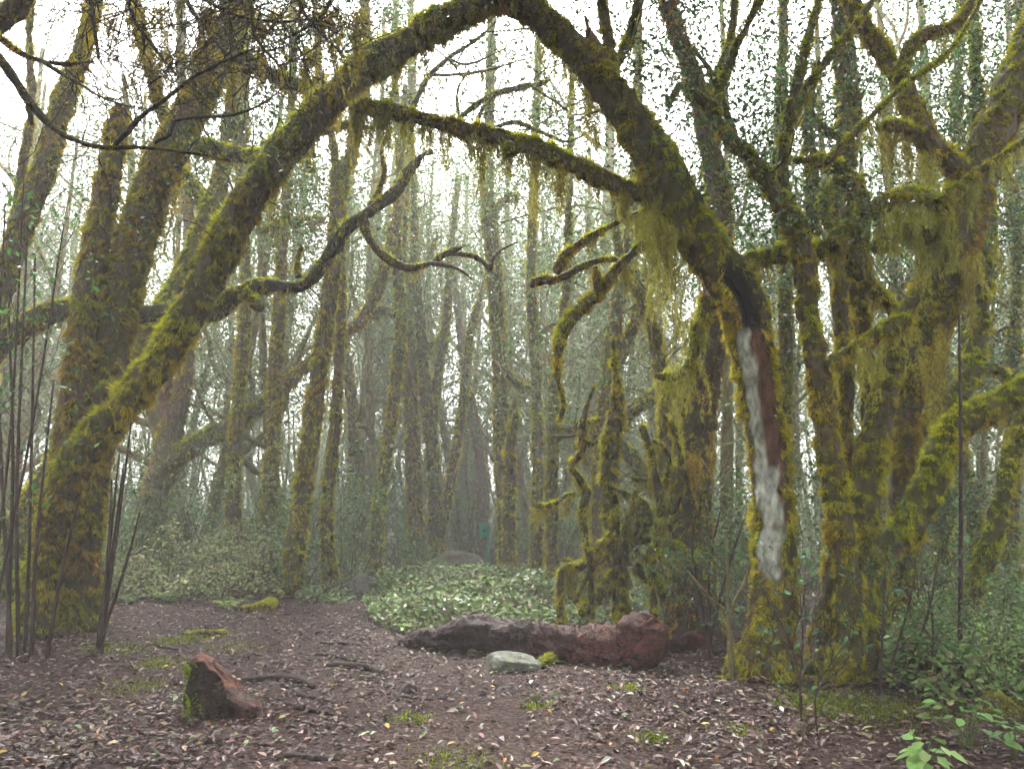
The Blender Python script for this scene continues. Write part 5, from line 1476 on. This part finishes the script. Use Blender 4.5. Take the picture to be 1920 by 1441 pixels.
def broad_plant(label, x, y, n, h, L, colr, group=None):
    g = gp(x, y)
    root = empty('broadleaf_plant', g); tag(root, label, 'plant', group)
    S, P, Nn, A = [], [], [], []
    for k in range(n):
        a = random.uniform(0, 6.28); r = random.uniform(.02, 1) * h * .75; z = h * random.uniform(.35, 1.05)
        p0 = np.array([0, 0, -.02]); p1 = np.array([math.cos(a) * r * .5, math.sin(a) * r * .5, z * .7]); p2 = np.array([math.cos(a) * r, math.sin(a) * r, z])
        S += [(*p0, *p1, .004, .003), (*p1, *p2, .003, .002)]
        P.append(p2); A.append([math.cos(a), math.sin(a), -.2]); Nn.append(unit(np.array([math.cos(a) * .35, math.sin(a) * .35 - .1, 1])))
    V, Q = segs_mesh(np.array(S)); obj('stalks', mesh('stalks', V, Q, jitter((.09, .12, .03), len(V), .1)), M_TWIG, root)
    for k in range(n):
        V, T = leaves_mesh(P[k][None], Nn[k][None] + rng.normal(0, .18, (1, 3)), L * random.uniform(.6, 1.2), .72, .07, np.array([A[k]]))
        obj('leaf', mesh('leaf', V, T, jitter(colr, 1, .22)[0][None].repeat(6, 0)), M_LEAF, root)
broad_plant('bright pale-green broad-leaved plant at the very front of the litter', 1735, 1450, 22, .24, .13, (.19, .32, .08))
broad_plant('broad-leaved green plant growing just behind the bright pale-green one', 1815, 1408, 26, .34, .12, (.12, .24, .05))
broad_plant('broad-leaved plant at the litter edge beside the mossy hummock', 1900, 1420, 16, .25, .11, (.09, .17, .05))
broad_plant('small leafy plant in the leaf litter directly in front of the rotten log', 1000, 1318, 8, .10, .07, (.07, .10, .04))
broad_plant('tiny seedling on the trodden litter right of the seedling near the log', 1035, 1312, 7, .09, .06, (.06, .09, .04))

# ------------------------------------------------------------------ leaf litter
LIT = np.array([(.085, .055, .050), (.115, .080, .072), (.060, .036, .032), (.17, .125, .105), (.13, .115, .055), (.10, .06, .035), (.24, .20, .18), (.12, .15, .07)])
LITP = np.array([.30, .13, .32, .055, .06, .10, .02, .02])
def litter():
    n = 62000
    Y = 3.2 + 15 * rng.random(n) ** 1.35
    X = rng.uniform(-0.78, 0.78, n) * Y
    q = np.column_stack([X, Y, 0 * X])
    path = np.exp(-((X - (-0.6 + 0.09 * (Y - 5))) / (0.75 + 0.05 * Y)) ** 2)
    keep = rng.random(n) < np.clip(0.85 - 0.45 * path + 0.5 * fbm(q * .9, 2), .15, 1)
    X, Y = X[keep], Y[keep]; n = len(X)
    p = np.column_stack([X, Y, gz(X, Y) + rng.uniform(.012, .035, n)])
    V, T = leaves_mesh(p, rng.normal(0, .26, (n, 3)) + [0, 0, 1], rng.uniform(.025, .085, n), .46, .10)
    c = LIT[rng.choice(len(LIT), n, p=LITP / LITP.sum())] * [0.85, 0.79, 0.76]
    o = obj('leaf_litter', mesh('leaf_litter', V, T, np.repeat(jitter(c, n, .6, .08), 6, 0)), M_LITTER)
    tag(o, 'brown fallen leaves covering the forest floor', 'leaf litter', kind='stuff')
litter()

def fallen_leaves():
    kinds = [('yellow', (.42, .28, .05), 22), ('orange', (.36, .13, .03), 14), ('pale green', (.20, .27, .13), 60), ('pinkish tan', (.27, .17, .14), 70), ('bleached', (.36, .32, .28), 50)]
    shapes = []
    for nm, c, cnt in kinds:
        mats = []
        for v in range(3):
            V, T = leaves_mesh(np.zeros((1, 3)), np.array([[.15 * v, .1, 1.0]]), 1.0, .42 + .06 * v, .07 + .05 * v, np.array([[1.0, .1, 0]]))
            V = V - V.mean(0)
            mats.append(mesh('fallen_leaf', V, T, jitter(c, 1, .15)[0][None].repeat(6, 0)))
        for k in range(cnt):
            x, y = random.uniform(-20, 1700), 1441 - 265 * random.random() ** 1.4
            g = gp(x, y)
            L = random.uniform(.05, .085)
            o = obj('fallen_leaf', mats[k % 3], M_LITTER)
            o.location = (g[0], g[1], g[2] + .034)
            o.rotation_euler = (random.gauss(0, .18), random.gauss(0, .18), random.uniform(0, 6.28))
            o.scale = (L, L, L)
            tag(o, f'{nm} fallen leaf lying on the dark leaf litter', 'leaf', f'{nm} fallen leaves on the litter')
fallen_leaves()

# tufts of moss and grass on the floor
def floor_moss():
    P = []
    for x, y, r, n in ((370, 1195, .35, 900), (300, 1245, .3, 700), (330, 1200, .3, 600), (1220, 1385, .12, 260), (1545, 1330, .2, 420), (1180, 1290, .14, 260), (770, 1350, .14, 240), (250, 1290, .3, 500), (860, 1430, .3, 500), (1380, 1370, .16, 220),
                       (1620, 1330, .4, 1300), (1560, 1310, .35, 900), (1500, 1320, .25, 600), (1700, 1330, .35, 700), (440, 1215, .3, 400), (220, 1215, .4, 900), (1010, 1325, .12, 160)):
        g = gp(x, y)
        d = rng.normal(0, r * .6, (n, 2))
        P.append(np.column_stack([g[0] + d[:, 0], g[1] + d[:, 1]]))
    P = np.vstack(P); n = len(P)
    p = np.column_stack([P, gz(P[:, 0], P[:, 1]) + .012])
    V, T = blades_mesh(p, nrm(rng.normal(0, .5, (n, 3)) + [0, 0, .9]), rng.uniform(.012, .035, n), np.full(n, .009))
    o = obj('floor_moss', mesh('floor_moss', V, T, np.repeat(moss_colour(p, np.full(n, .3), .3, n) * [.55, .7, .7], 3, 0)), M_MOSS)
    tag(o, 'patches of green moss growing on the forest floor', 'moss', kind='stuff')
floor_moss()

# ------------------------------------------------------------------ the misty air
def haze():
    x0, x1, y0, y1, z0, z1 = -121, 121, -106, 121, -1.9, 31.0
    V = [(x, y, z) for x in (x0, x1) for y in (y0, y1) for z in (z0, z1)]
    Q = [(0, 1, 3, 2), (4, 6, 7, 5), (0, 4, 5, 1), (2, 3, 7, 6), (0, 2, 6, 4), (1, 5, 7, 3)]
    m = bpy.data.materials.new('mist'); m.use_nodes = True
    t = m.node_tree
    t.nodes.remove(t.nodes['Principled BSDF'])
    pv = t.nodes.new('ShaderNodeVolumePrincipled')
    pv.inputs['Color'].default_value = (0.96, 0.965, 0.93, 1)
    pv.inputs['Density'].default_value = HAZE_DENSITY
    pv.inputs['Anisotropy'].default_value = 0.0
    t.links.new(pv.outputs['Volume'], t.nodes['Material Output'].inputs['Volume'])
    o = obj('haze', mesh('haze', V, Q), m)
    tag(o, 'pale mist hanging through the whole wood', 'mist', kind='stuff')
haze()
print('TRIS', TRIS[0], 'OBJ', len(sc.objects))
